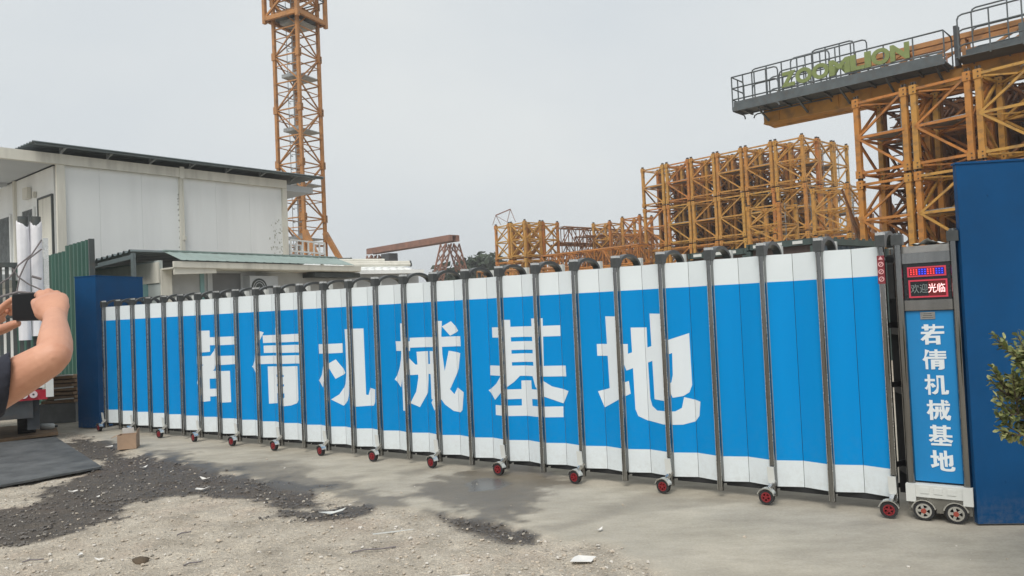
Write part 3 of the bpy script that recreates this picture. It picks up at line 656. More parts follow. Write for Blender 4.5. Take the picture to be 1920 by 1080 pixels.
# ------------------------------------------------------------------ tower crane mast sections and their stacks
def section_protos(s, h, style, mat, name, dense=False):
    """meshes of one mast section: a leg, the lattice, a ladder and a platform (origin at the base centre)"""
    a = s / 2; lw = 0.17
    leg = MB(); leg.box((0, 0, h / 2), (lw, lw, h - 0.10)); leg.box((0, 0, 0.16), (lw + .05, lw + .05, 0.26)); leg.box((0, 0, h - 0.20), (lw + .05, lw + .05, 0.28))
    for dx in (-.045, .045): leg.box((dx, 0, h - .03), (0.05, 0.10, 0.17), mi=1)
    for z in (0.10, 0.22, h - .28, h - .14): leg.bar((-lw * .75, -.03, z), (lw * .75, -.03, z), 0.035, mi=1); leg.bar((.03, -lw * .75, z), (.03, lw * .75, z), 0.035, mi=1)
    br = MB(); zl = [0.20, h * .5, h - 0.20]; bw = 0.085
    if dense:
        for k_ in range(7):
            z = h * (.12 + .125 * k_); br.bar((-a, -a * .2, z), (a, -a * .2, z), .035); br.bar((a * .2, -a, z + .1), (a * .2, a, z + .1), .035)
        for x_, y_ in ((-.35, .3), (.3, -.35), (0, .55)): br.box((x_ * s, y_ * s, h / 2), (.13, .13, h * .9)); br.bar((x_ * s, y_ * s, .3), (-x_ * s, y_ * s, h - .3), .07)
    for q in range(4):
        m_ = Matrix.Rotation(q * math.pi / 2, 3, 'Z'); f = lambda x, z: m_ @ Vector((x, -a + .01, z)); fl = style[q % len(style)]
        nr = m_ @ Vector((0, -1, 0)); e = a - lw / 2
        for z in zl: br.bar(f(-e, z), f(e, z), bw * .8, bw, ref=(0, 0, 1))
        if fl == 'K': dg = [(-e, zl[1], e, zl[2]), (-e, zl[1], e, zl[0])]
        elif fl == 'J': dg = [(e, zl[1], -e, zl[2]), (e, zl[1], -e, zl[0])]
        elif fl == 'X': dg = [(-e, zl[1], e, zl[2]), (e, zl[1], -e, zl[2]), (-e, zl[0], e, zl[1]), (e, zl[0], -e, zl[1])]
        else: dg = [(-e, zl[2], e, zl[1]), (-e, zl[0], e, zl[1])]
        for x0, z0, x1, z1 in dg: br.bar(f(x0, z0), f(x1, z1), bw * .85, bw * .85, ref=nr)
        if q < 2:
            for z in zl: g_ = lambda x, y: Vector((x, y, z - .06)); br.bar(g_(-e, -e if q else e), g_(e, e if q else -e), bw * .6)
        for sx in (-1, 1):
            for z, zz in ((zl[2], -1), (zl[0], 1)):
                br.add([f(sx * (e + .02), z + zz * -.05), f(sx * (e - .24), z), f(sx * (e + .02), z + zz * .34)], [(0, 1, 2), (2, 1, 0)])
    ld = MB(); lx = a * .35
    for x in (lx - .17, lx + .17): ld.bar((x, a * .45, 0.1), (x, a * .45, h + .05), 0.035)
    for z in np.arange(0.25, h, 0.28): ld.bar((lx - .17, a * .45, z), (lx + .17, a * .45, z), 0.022)
    for z in np.arange(0.5, h, 0.75):
        pts = [(lx + .33 * math.cos(t_), a * .45 - .03 - .36 * math.sin(t_), z) for t_ in np.linspace(0, math.pi, 7)]
        for p, q in zip(pts[:-1], pts[1:]): ld.bar(p, q, 0.022)
    pl = MB(); pl.box((-a * .28, 0, h * .5 + .07), (a * 1.1, s - lw * 1.6, 0.04)); pl.box((a * .62, -a * .45, h * .5 + .07), (a * .6, a * .95, 0.04))
    return dict(leg=leg.mesh("leg", [mat, M['pin']]), bracing=br.mesh("bracing", [mat]), ladder=ld.mesh("ladder", [M['galv']]), platform=pl.mesh("platform", [M['galv']]), s=s, h=h)
def section(pr, loc, rz, label, group, ladder=True, platform=True, zs=1.0):
    r = thing("mast_section", label, "crane mast section", loc, rz, group); r.scale = (1, 1, zs)
    a = pr['s'] / 2 - 0.075
    for sx in (-1, 1):
        for sy in (-1, 1): o = link("leg", pr['leg'], r); o.location = (sx * a, sy * a, 0)
    link("bracing", pr['bracing'], r)
    if ladder: link("ladder", pr['ladder'], r)
    if platform: link("platform", pr['platform'], r)
    return r
ORD = ["first", "second", "third", "fourth", "fifth", "sixth", "seventh"]
hA = 11.15 / 4
SEC_A = section_protos(1.84, hA, ('K', 'Z', 'J', 'Z'), M['yel'], "a")
SEC_A2 = section_protos(1.84, hA, ('K', 'X', 'X', 'Z'), M['yold'], "a2", True)
SEC_B = section_protos(1.74, 8.37 / 3, ('K', 'K', 'J', 'J'), M['yel'], "b")
SEC_B2 = section_protos(1.74, 8.37 / 3, ('X', 'K', 'X', 'J'), M['yold'], "b2", True)
SEC_C = section_protos(1.72, 8.5 / 3, ('X', 'X', 'X', 'X'), M['yel'], "c")
eL, eD = Vector((-.665, .747, 0)), Vector((.747, .665, 0))
rzA = math.atan2(-eL.y, -eL.x)
cA = Vector((17.2, 44.0, 0))
ROWN = ["front row", "second row", "third row"]; LEVN = ["lowest layer", "second layer from below", "third layer from below", "top layer"]
NAMED = set()
def where(col, row, lev): return f"{lev} layer, {row} row, {col} column from left"
for c in range(6):
    for d in range(4):
        for l in range(4):
            if l == 0 and 0 < d and c > 0: continue
            if l == 3 and (d == 3 or (d == 2 and c in (1, 4))): continue
            loc = cA + eL * (1.0 + 2.0 * c) + eD * (0.95 + 1.9 * d) + Vector((0, 0, hA * l))
            loc += Vector((rnd.uniform(-.03, .03), rnd.uniform(-.03, .03), 0))
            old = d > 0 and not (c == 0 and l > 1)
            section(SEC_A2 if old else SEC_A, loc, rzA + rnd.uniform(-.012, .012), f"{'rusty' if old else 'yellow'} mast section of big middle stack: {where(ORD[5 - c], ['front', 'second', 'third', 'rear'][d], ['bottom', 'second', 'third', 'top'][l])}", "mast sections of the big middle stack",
                    ladder=d > 0 or (c + l) % 2 == 0, platform=(c * 2 + d + l) % 3 != 0)
eB, eBD = Vector((.62, -.784, 0)), Vector((.784, .62, 0)); rzB = math.atan2(eB.y, eB.x)
cB = Vector((11.86, 26.0, 0)); hB = 8.37 / 3
LEV3 = ["bottom", "middle", "top"]
for c in range(4):
    for d in range(5):
        for l in range(3):
            loc = cB + eB * (0.90 + 1.9 * c) + eBD * (0.88 + 1.88 * d) + Vector((0, 0, hB * l)); old = d > 0
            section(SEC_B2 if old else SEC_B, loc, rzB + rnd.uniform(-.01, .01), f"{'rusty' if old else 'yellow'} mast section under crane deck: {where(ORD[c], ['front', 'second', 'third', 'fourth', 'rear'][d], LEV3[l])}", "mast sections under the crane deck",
                    ladder=d > 0 or (c + l) % 2 == 0, platform=(c + d + l) % 3 != 1)
# shorter columns standing before the big stack
for k, (px, py, Y, n, lab) in enumerate(((1571, 350, 37.5, 3, "right"), (1447, 384, 39.5, 3, "left"))):
    q = P(px, py, Y); zs = q.z / (n * hA)
    for l in range(n):
        section(SEC_A, (q.x, q.y, hA * zs * l), rzA, f"yellow mast section, {LEV3[l]} of {'medium column beside crane deck stack' if k == 0 else 'shortest column before big stack'}", "mast sections of the short front columns",
                ladder=l != 1, platform=l == 1, zs=zs)
# distant stack left of the big one
cC = Vector((1.15, 57.6, 0)); hC = 8.5 / 3; eC, eCD = Vector((-.65, .76, 0)), Vector((.76, .65, 0)); rzC = math.atan2(-eC.y, -eC.x)
for c in range(2):
    for d in range(2):
        for l in range(3):
            loc = cC + eC * (0.9 + 1.85 * c) + eCD * (0.9 + 1.85 * d) + Vector((0, 0, hC * l))
            section(SEC_C, loc, rzC, f"distant yellow mast section of small far stack: {LEV3[l]} layer, {['right', 'left'][c]} column, {ROWN[d]}", "mast sections of the small far stack", ladder=False, platform=l == 1)
for k, (px, py, Y) in enumerate(((1139, 417, 60), (1194, 406, 58))):
    q = P(px, py, Y)
    for l in range(3):
        section(SEC_C, (q.x, q.y, q.z / 3 * l), rzC + .1, f"weathered slim mast section, {LEV3[l]} of {['lone far column', 'far column touching the big stack'][k]}", "mast sections of the lone far columns", ladder=False, platform=l == 1, zs=q.z / 3 / hC)

# loose struts leaning between the stacks
def struts(loc, rz, w_, d_, h_, n, label, seed):
    rg = random.Random(seed); r = thing("strut_bundle", label, "steel struts", loc, rz); mb = MB(); m2 = MB()
    for k in range(n):
        x, y = rg.uniform(0, w_), rg.uniform(0, d_); z = rg.uniform(0, h_ * .35); L_ = rg.uniform(.5, 1) * h_ * .8; a = rg.gauss(0, .5); b_ = rg.gauss(0, .3)
        p = Vector((x, y, z)); q = p + Vector((math.sin(a), math.sin(b_), math.cos(a))) * L_; q.x = max(-.2, min(w_ + .2, q.x)); q.y = max(-.2, min(d_ + .2, q.y))
        (mb if k % 3 else m2).bar(p, q, rg.uniform(.05, .12))
    mb.build("old_struts", M['yold'], r); m2.build("painted_struts", M['yel'], r)
struts(cB + eB * -2.6 + eBD * 4.2, rzB, 4.2, 3.0, 5.6, 70, "jumble of rusty struts leaning between the two tall stacks", 5)
struts(cB + eB * .3 + eBD * 9.8, rzB, 5.5, 1.5, 8.0, 80, "tall rusty struts leaning behind the stack under crane deck", 6)
struts(cA + eL * 1.0 + eD * 8.0, rzA, -.1, .1, 1, 0, "", 7) if False else None

# lattice jib sections lying in piles
def jib_proto(Ln, s, n, mat, lean=0):
    ch = MB(); br = MB(); c4 = [(-s / 2, 0), (s / 2, 0), (s / 2, s), (-s / 2, s)]
    for y, z in c4: ch.tube([(0, y, z + .05), (Ln, y, z + .05)], 0.055, 6)
    for i in range(n):
        x0, x1 = Ln * i / n, Ln * (i + 1) / n
        for q in range(4):
            (y0, z0), (y1, z1) = c4[q], c4[(q + 1) % 4]
            br.bar((x0, y0, z0 + .05), (x0, y1, z1 + .05), 0.05)
            if i % 2: br.bar((x0, y0, z0 + .05), (x1, y1, z1 + .05), 0.055)
            else: br.bar((x0, y1, z1 + .05), (x1, y0, z0 + .05), 0.055)
    for q in range(4): br.bar((Ln, *[c4[q][0], c4[q][1] + .05]), (Ln, *[c4[(q + 1) % 4][0], c4[(q + 1) % 4][1] + .05]), 0.05)
    return ch.mesh("chord", [mat]), br.mesh("lattice", [mat])
JP = [jib_proto(9.0, 1.15, 12, M['yel']), jib_proto(7.0, 1.3, 8, M['org']), jib_proto(9.5, 1.25, 11, M['yold'])]
def jib(k, a, dirv, z, label, group):
    r = thing("jib_section", label, "crane jib section", (a.x, a.y, z), math.atan2(dirv.y, dirv.x), group)
    link("chords", JP[k][0], r); link("lattice", JP[k][1], r); return r
qa = P(1206, 470, 50); dj = Vector((-.665, .747, 0)); z0 = P(1206, 458, 50).z
JIBLAB = ["orange yellow jib section, {} of the pile left of big stack"]
for l in range(4):
    jib(0, qa + Vector((0, 0, 0)) + dj * (.25 * (l % 2)), dj, z0 - 1.25 - 1.27 * l, f"orange yellow lattice jib section, {['topmost', 'second from top', 'third from top', 'bottom'][l]} of the pile before the big stack", "jib sections piled before the big stack")
for k_, l in enumerate(range(3)):
    jib(2, qa + Vector((.9, 1.35, 0)) + dj * .6, dj, z0 - 1.15 - 1.27 * l, f"lattice jib section {['on top', 'in middle', 'at bottom'][l]} of rear pile beside big stack", "jib sections of the rear pile")
dq = Vector((.76, .65, 0)); qc = cC + eCD * 3.9 + eC * 0.4
for l in range(4):
    jib(2, qc + Vector((1.2, -3.0, 0)) + dq * (.5 * (l % 2)), dq, .2 + 1.32 * l, f"rust brown jib section, {['lowest', 'second', 'third', 'topmost'][l]} in near pile between far stack and big stack", "rust brown jib sections of the near pile")
for r_ in range(2):
    for l in range(3):
        jib(1 if r_ else 2, qc + eC * (-1.6 * (r_ + 1)) + dq * (1.2 * r_ + .4 * l), dq, 3.2 + 1.38 * l, f"{['rust brown', 'orange'][r_]} jib section, {['lower', 'middle', 'upper'][l]} of {['second', 'front'][r_]} row before the far jib pile", "jib sections in rows before the far pile")
for l, zt in enumerate((8.2, 6.88, 5.56, 4.24)):
    jib(2, qc + eC * (.3 * (l % 2)), dq, zt - 1.4, f"rust brown jib section, {['topmost', 'second', 'third', 'lowest'][l]} in pile right of small far stack", "rust brown jib sections of the far pile")
for l in range(3):
    jib(1, P(898, 500, 54) + Vector((0, 0, 0)), Vector((.98, -.2, 0)), 0.3 + 1.42 * l, f"orange lattice jib section, {['lowest', 'middle', 'topmost'][l]} in pile at foot of small far stack", "orange jib sections at the far stack's foot")
q = P(942, 408, 60)
r = thing("jib_tip_frame", "thin wire frame standing on top of the small far stack", "frame", (q.x, q.y, 8.55), rzC)
mb = MB(); mb.bar((-.8, 0, .75), (1.0, 0, 1.0), .07); mb.bar((-.8, 0, .75), (-1.0, -.2, 0), .04); mb.bar((-.8, 0, .75), (-.6, .3, 0), .04); mb.bar((1.0, 0, 1.0), (.9, -.3, 0), .04); mb.bar((1, 0, 1), (1.2, .3, 0), .04); mb.bar((-.8, 0, .72), (.9, -.3, 0), .03)
mb.build("frame_bars", M['rust'], r)

# ------------------------------------------------------------------ machinery deck of a crane lying on the stack
eJ, eJD = Vector((.735, -.678, 0)), Vector((.678, .735, 0))
deck = thing("crane_machinery_deck", "yellow crane deck beam with grey railed walkway and green letters on top of stack", "crane deck", (9.9, 29.2, 0), math.atan2(eJ.y, eJ.x))
Z0 = 8.36
for y in (0.15, 0.85):
    mb = MB(); mb.box((7.0, y, Z0 + .3), (14.0, 0.22, 0.52)); mb.box((7.0, y, Z0 + .02), (14.0, 0.32, 0.04)); mb.box((7, y, Z0 + .58), (14.0, 0.32, 0.04))
    for x in np.arange(0.6, 13.5, 1.1): mb.box((x, y, Z0 + .3), (0.03, 0.30, 0.515))
    mb.build("girder", M['yel2'], deck)
mb = MB(); mb.box((3, 0.5, Z0 + .03), (6.0, 0.36, 0.03)); mb.build("bottom_plate", M['yel2'], deck)
mb = MB(); mb.box((0.012, .5, Z0 + .3), (0.024, 0.44, 0.5)); mb.build("end_plate", M['yel2'], deck)
for x in np.arange(1.5, 14, 1.6): mb = MB(); mb.bar((x, 0.3, Z0 + .3), (x, .7, Z0 + .3), 0.12); mb.build("cross_beam", M['yel2'], deck)
mb = MB(); FZ = 8.93
mb.box((2.9, -.55, FZ), (7.2, 1.0, 0.04)); mb.box((2.9, -1.06, FZ - .02), (7.2, 0.05, 0.16)); mb.box((2.9, -.06, FZ), (7.2, 0.05, 0.12)); mb.box((-.7, -.56, FZ), (0.05, 1.04, 0.12))
for x in np.arange(-.4, 6.5, .75): mb.bar((x, -1.04, FZ - .05), (x, -.02, FZ - .09), .07)
for x in np.arange(0.2, 6.4, 1.5): mb.bar((x, -1.0, FZ - .06), (x, 0.02, Z0 + .12), .06)
mb.build("walkway", M['grey'], deck)
mb = MB(); mb.box((2.9, -1.075, FZ + .15), (7.1, 0.012, 0.2)); mb.box((1.2, -.12, FZ + .22), (3.8, .03, 0.34)); mb.build("toe_board", M['grey'], deck)
def railing(mb, pts, h, n=3, r=0.027, step=1.0, bend=0.14, base=FZ):
    """posts and rounded rails along a poly line"""
    pts = [Vector(p) for p in pts]
    for k in range(n):
        z = base + h * (1 - k * 0.36)
        e = []
        for i, p in enumerate(pts):
            q = Vector((p.x, p.y, z))
            if i in (0, len(pts) - 1):
                d = (pts[1] - pts[0]) if i == 0 else (pts[-2] - pts[-1]); d.normalize()
                foot = Vector((p.x, p.y, z - bend)); 
                e += [foot, q + d * .04 + Vector((0, 0, -.04)), q + d * bend] if i == 0 else [q + d * bend, q + d * .04 + Vector((0, 0, -.04)), foot]
            else: e.append(q)
        mb.tube(e, r, 6)
    for i in range(len(pts) - 1):
        d = pts[i + 1] - pts[i]; m_ = max(1, round(d.length / step))
        for j in range(m_ + (1 if i == len(pts) - 2 else 0)):
            p = pts[i] + d * (j / m_); top = h - (bend if (i == 0 and j == 0) or j == m_ else 0); mb.bar((p.x, p.y, base - .05), (p.x, p.y, base + top), 0.038)
mb = MB(); railing(mb, [(1.1, -1.06, 0), (-.7, -1.06, 0), (-.7, -.05, 0)], 1.2, 4, step=.45); mb.build("railing", M['grey'], deck)
mb = MB(); railing(mb, [(-.35, -.05, 0), (2.6, -.05, 0)], 1.62, 4, step=.6); railing(mb, [(.1, .5, 0), (1.7, .5, 0)], 1.3, 3, step=.5); mb.build("railing", M['grey'], deck)
mb = MB(); railing(mb, [(1.9, .15, 0), (3.4, .15, 0)], 1.8, 4, step=.5); railing(mb, [(0.8, .9, 0), (3.6, .9, 0)], 1.95, 4, step=.6); mb.build("railing", M['grey'], deck)
mb = MB(); railing(mb, [(1.15, -1.06, 0), (6.5, -1.06, 0), (6.5, -.05, 0)], 0.98, 1, step=.9); mb.bar((1.1, -1.06, 9.24), (6.45, -1.06, 9.24), .05); mb.build("sign_rail", M['grey'], deck)
mb = MB(); railing(mb, [(6.9, -1.06, 0), (12, -1.06, 0)], 1.32, 3, step=.85); mb.build("railing", M['grey'], deck)
mb = MB(); railing(mb, [(7.1, -.05, 0), (12, -.05, 0)], 1.75, 3, step=1.0); mb.build("railing", M['grey'], deck)
mb = MB(); mb.box((9.6, -.55, FZ + .02), (5.6, 1.0, 0.04)); mb.box((9.6, -.07, FZ + .25), (5.4, .03, .42)); mb.box((9.3, .2, FZ + .55), (1.9, .6, .7)); mb.build("walkway", M['grey'], deck)
lx = 1.24; LW = (5.48 - 1.24) / 8
bl = bpy.data.fonts
for i, ch in enumerate("ZOOMLION"):
    me_ = text_mesh("letter", ch, 0.66, 0.032, M['green'], 0.03)
    vx = [v.co.x for v in me_.vertices]; vy = [v.co.y for v in me_.vertices]; wd, ht = max(vx) - min(vx), max(vy) - min(vy)
    tw = {'I': .21, 'M': .72, 'O': .60, 'Z': .53, 'L': .47, 'N': .60}[ch]
    for v in me_.vertices: v.co.x = (v.co.x - min(vx)) / wd * tw * .97; v.co.y = (v.co.y - min(vy)) / ht * 0.54
    o = link("letter", me_, deck); o.location = (lx, -1.09, 9.275); o.rotation_euler = (R(90), 0, 0); lx += tw * .97 + 0.01
# upper chord lattice over the girders
mb = MB()
for y in (0.15, 0.85):
    mb.bar((3.2, y, 9.92), (14, y, 9.92), .16); 
    for x in np.arange(3.3, 13.6, 1.75):
        mb.bar((x, y, 8.95), (x, y, 9.9), .10); mb.bar((x, y, 9.0), (x + 1.75, y, 9.86), .08)
for x in np.arange(3.3, 13.6, 1.75): mb.bar((x, .15, 9.92), (x, .85, 9.92), .08)
mb.bar((3.2, .15, 9.45), (14, .15, 9.45), .07)
mb.build("upper_chord", M['org'], deck)
mb = MB(); mb.tube([(5.0, .0, FZ + .18), (5.7, .0, FZ + .18)], .20, 14); mb.box((4.2, -.2, FZ + .2), (.5, .3, .3)); mb.box((2.6, .5, FZ + .3), (.8, .5, .6)); mb.box((6.75, -.5, FZ + .5), (.12, .3, 1.3)); mb.build("winch", M['truck'], deck)
mb = MB()
for k in range(26):
    x = rnd.uniform(3.0, 6.4); pts = [(x, rnd.uniform(-.9, -.2), FZ + .05)]
    for j in range(5): pts.append((pts[-1][0] + rnd.uniform(-.22, .25), rnd.uniform(-1.0, -.2), FZ + rnd.uniform(.04, .42)))
    mb.tube(pts, rnd.uniform(.012, .028), 5, rnd.randrange(2))
mb.build("cable_tangle", [M['rope'], M['rust']], deck)

# ------------------------------------------------------------------ tall tower crane behind the white building
TC = Vector((-10.75, 39.9, 0)); Yaw = math.radians(-26)
s = 1.58; Pm = 2.82
tower = thing("tower_crane", "tall orange lattice tower crane mast rising behind white building into the sky", "tower crane", TC, Yaw)
a = s / 2
for sx in (-1, 1):
    for sy in (-1, 1):
        mb = MB(); mb.box((sx * a, sy * a, 11.5), (.155, .155, 23))
        for z in np.arange(4.1, 23, Pm): mb.box((sx * a, sy * a, z), (.23, .23, .38))
        for z in np.arange(4.1, 23, Pm):
            for dz in (-.13, -.05, .05, .13): mb.bar((sx * a - .15, sy * a, z + dz), (sx * a + .15, sy * a, z + dz), .04, mi=1)
        mb.build("leg", [M['org'], M['pin']], tower)
        mb = MB(); mb.bar((sx * a, sy * a, 6.2), (sx * (a + 1.5), sy * (a + .2), 3.6), .24); mb.bar((sx * (a + 1.5), sy * (a + .2), 3.6), (sx * (a + 2.4), sy * (a + .3), 0), .24); mb.build("base_strut", M['org'], tower)
mb = MB(); k = 0
for z0_ in np.arange(4.1, 21.5, Pm / 2):
    for q in range(4):
        m_ = Matrix.Rotation(q * math.pi / 2, 3, 'Z'); f = lambda x, z: m_ @ Vector((x, -a, z)); z1_ = z0_ + Pm / 2; sg = 1 if (k + q) % 2 == 0 else -1
        mb.bar(f(-sg * a, z0_), f(sg * a, z1_), .062); mb.bar(f(-a, z0_ + Pm / 4 + .2), f(a, z0_ + Pm / 4 + .2), .04); mb.bar(f(-a, z0_), f(a, z0_), .06)
    k += 1
mb.build("bracing", M['org'], tower)
mb = MB()
for x in (-.42, -.08): mb.bar((x, .15, 2), (x, .15, 22), .045)
for z in np.arange(2, 22, .3): mb.bar((-.42, .15, z), (-.08, .15, z), .028)
for z in np.arange(2.6, 22, .7):
    pts = [(-.25 + .36 * math.cos(t_), .12 - .40 * math.sin(t_), z) for t_ in np.linspace(0, math.pi, 7)]
    for p, q in zip(pts[:-1], pts[1:]): mb.bar(p, q, .03)
for sx in (-.61, .11): mb.bar((sx, -.05, 2.6), (sx, -.05, 22), .025)
mb.build("ladder", M['galv'], tower)
for z in np.arange(4.1 + Pm * .62, 20, Pm):
    mb = MB(); mb.box((.12, .1, z), (s * .82, s * .9, .05)); mb.box((.12, -.6, z + .08), (s * .8, .04, .14)); mb.build("platform", M['galv'], tower)
mb = MB(); e = a + .30
for z in (17.35, 19.0, 20.6):
    for q in range(4): m_ = Matrix.Rotation(q * math.pi / 2, 3, 'Z'); mb.bar(m_ @ Vector((-e, -e, z)), m_ @ Vector((e, -e, z)), .16, .22)
for sx in (-1, 1):
    for sy in (-1, 1): mb.box((sx * e, sy * e, 19.3), (.18, .18, 4.4))
for q in range(4):
    m_ = Matrix.Rotation(q * math.pi / 2, 3, 'Z'); mb.bar(m_ @ Vector((-e, -e, 17.4)), m_ @ Vector((e, -e, 19)), .1); mb.bar(m_ @ Vector((e, -e, 19)), m_ @ Vector((-e, -e, 20.6)), .1)
mb.build("climbing_frame", M['org'], tower)
mb = MB(); mb.box((0, 0, 17.45), (2 * e - .1, 2 * e - .1, .05)); 
for q in range(4): m_ = Matrix.Rotation(q * math.pi / 2, 3, 'Z'); mb.bar(m_ @ Vector((-e, -e, 18.5)), m_ @ Vector((e, -e, 18.5)), .05)
mb.build("climbing_deck", M['grey'], tower)

# ------------------------------------------------------------------ far gantry crane
gr_ = P(845, 447, 79); gl_ = P(700, 472, 90); gd = (gr_ - gl_); gl_z = (gr_.z + gl_.z) / 2
gantry = thing("gantry_crane", "rusty red gantry crane with long beam and lattice legs far behind the yard", "gantry crane", (gl_.x, gl_.y, 0), math.atan2(gd.y, gd.x))
Lg = math.hypot(gd.x, gd.y); H_ = gl_z
mb = MB(); mb.box((Lg / 2, -.4, H_), (Lg + 1.2, .35, .62)); mb.box((Lg / 2, .5, H_), (Lg + 1.2, .35, .62)); mb.box((Lg / 2, .05, H_ + .32), (Lg + 1.0, 1.2, .06)); mb.build("girder", M['rust'], gantry)
mb = MB(); mb.box((3.2, .1, H_ - 1.0), (1.6, 1.2, .9)); mb.tube([(3.2, .1, H_ - 2.2), (3.2, .1, H_ - 1.2)], .12, 8); mb.build("trolley", M['truck'], gantry)
for x in (0.3, Lg - .3):
    for y0, y1 in ((-.4, -3.4), (.6, 3.4)):
        mb = MB(); t0, b0 = Vector((x, y0, H_ - .5)), Vector((x, y1, 0))
        for dx in (-.45, .45):
            for dy in (-.35, .35): mb.bar(t0 + Vector((dx, dy, 0)), b0 + Vector((dx, dy, 0)), .13)
        for i in range(9):
            p, q = t0.lerp(b0, i / 9), t0.lerp(b0, (i + 1) / 9)
            for dx in (-.45, .45): mb.bar(p + Vector((dx, -.35, 0)), q + Vector((dx, .35, 0)), .08); mb.bar(p + Vector((dx, .35, 0)), q + Vector((dx, -.35, 0)), .08)
            for dy in (-.35, .35): mb.bar(p + Vector((-.45, dy, 0)), q + Vector((.45, dy, 0)), .08); mb.bar(p + Vector((.45, dy, 0)), q + Vector((-.45, dy, 0)), .08)
        mb.build("leg", M['rust'], gantry)

# ------------------------------------------------------------------ dark trailers / containers right behind the gate
def trailer(name, label, c, dL, lL, dR, lR, h, strips, tarp):
    dL, dR = Vector((*dL, 0)).normalized(), Vector((*dR, 0)).normalized(); r = thing(name, label, "container", (c[0], c[1], 0), math.atan2(-dL.y, -dL.x), "cargo containers behind the gate")
    # local x runs from the left end (negative) to the corner, local y away from the viewer
    mb = MB(); mb.box((-lL / 2, lR / 2, h / 2 + .06), (lL - .1, lR - .1, h - .15)); mb.build("body", M['tarp'] if tarp else M['cont'], r)
    mb = MB(); k = int(lR / .28)
    mb.sheet((-.045, 0.08, .15), (0, 1, 0), (0, 0, 1), (1, 0, 0), lR - .16, h - .3, [(p[0] * (lR - .16) / (k * .28), p[1]) for p in trap(k, .28, .035, .5)]); mb.build("side_sheet", M['cont'], r)
    mb = MB()
    for y in (0.0, lR): mb.box((-lL / 2, y, h - .07), (lL, .1, .14))
    for x in (0.0, -lL): mb.box((x, lR / 2, h - .07), (.1, lR + .1, .14)); mb.box((x, 0, h / 2 - .1), (.12, .12, h - .14)); mb.box((x, lR, h / 2 - .1), (.12, .12, h - .14))
    for y in np.arange(.3, lR, .35): mb.box((0, y, h + .02), (.06, .05, .05))
    mb.build("top_rail", M['rail'], r)
    for k in range(strips):
        mb = MB(); mb.box((-lL * (.22 + .62 * k / max(1, strips - 1)), -.056, h - .07), (.24, .012, .07)); mb.build("label_strip", M['label'], r)
    return r
dl_, dr_ = (-.65, .76), (.76, .65)
trailer("cargo_container", "dark container with blue grey ribbed side behind gate, right one of two", (6.73, 17.0), dl_, 1.62, dr_, 3.6, 2.97, 3, True)
c2 = Vector((6.73, 17.0)) + Vector(dl_) * 1.72
trailer("cargo_container", "dark tarp covered container behind gate with torn top edge, left one of two", (c2.x, c2.y), dl_, 1.6, dr_, 3.4, 2.9, 4, True)
mb = MB(); q = P(1742, 462, 7.6)
# folded bag lying on top of the motor head
bag = thing("rag_bundle", "crumpled pale rag lying on top plate of the motor head", "rag", GO + GD * (DX + .2) + GN * .25 + Vector((0, 0, 1.98)), -TH)
pts = []
for i in range(9):
    for j in range(7): pts.append(((i - 4) * .03 + rnd.uniform(-.01, .01), (j - 3) * .04, .012 + .05 * rnd.random() * (1 - abs(i - 4) / 5)))
mb.add(pts, [(i * 7 + j, (i + 1) * 7 + j, (i + 1) * 7 + j + 1, i * 7 + j + 1) for i in range(8) for j in range(6)], 0, True)
mb.add([(x, y, .0) for x, y in ((-.12, -.12), (.12, -.12), (.12, .12), (-.12, .12))], [(0, 3, 2, 1)]); mb.build("cloth", M['label'], bag)

# ------------------------------------------------------------------ two storey white site office
def hit(px, py, o, x, y=0.0):
    """where the sight line through a pixel meets the upright plane through O along X, set back by Y: (along, z)"""
    o, x = Vector((o[0], o[1], 0)), Vector((x[0], x[1], 0)).normalized(); n = Vector((-x.y, x.x, 0)); o = o + n * y
    d = pdir(px, py); e = Vector((0, 0, EYE)); t_ = (o - e).dot(n) / d.dot(n); q = e + d * t_; return (q - o).dot(x), q.z
BO, BX = (-11.44, 19.4), (.647, .763); BL = 6.68; BH = 5.88; BD = 7.5
office = thing("site_office", "two storey white panel site office with thin dark corrugated roof", "building", (*BO, 0), math.atan2(BX[1], BX[0]))
hb = lambda px, py: hit(px, py, BO, BX)
seams = [hb(px, 420)[0] for px in (189, 268, 341, 407, 470)]
mb = MB(); xs_ = [0.16] + seams + [BL - .12]
for a, b_ in zip(xs_[:-1], xs_[1:]): mb.box(((a + b_) / 2, 0.06, BH / 2), (b_ - a - .004, 0.07, BH))
mb.box((BL / 2, .13, BH / 2), (BL - .2, .06, BH - .02)); mb.box((BL / 2 + .02, BD, BH / 2), (BL - .04, .1, BH))
mb.build("wall", M['wall'], office)
mb = MB(); mb.box((BL - .05, BD / 2, BH / 2), (.1, BD - .12, BH)); mb.build("wall", M['wall'], office)
mb = MB(); mb.box((0.07, BD / 2 + .1, BH / 2), (.1, BD - .3, BH)); sidew = mb.build("wall", M['wall'], office)
for x, wd in ((.085, .2), (seams[2], .11), (BL - .06, .16)):
    mb = MB(); mb.box((x, -.012, BH / 2), (wd, .09, BH)); mb.build("corner_post", M['cream'], office)
mb = MB(); mb.box((BL / 2 - .7, -.02, BH + .13), (BL + 1.4, .14, .26)); mb.box((seams[2], -.10, BH + .13), (.13, .02, .34)); mb.build("roof_beam", M['cream'], office)
mb = MB(); mb.box((BL / 2, -.016, 2.95), (BL - .3, .03, .22)); mb.build("floor_beam", M['cream'], office)
mb = MB(); mb.box((-.72, BD / 2 + .06, BH + .12), (1.4, BD - .02, .2)); mb.box((-.72, 3.6, BH - .02), (1.36, .12, .1)); mb.build("corridor_roof", M['soffit'], office)
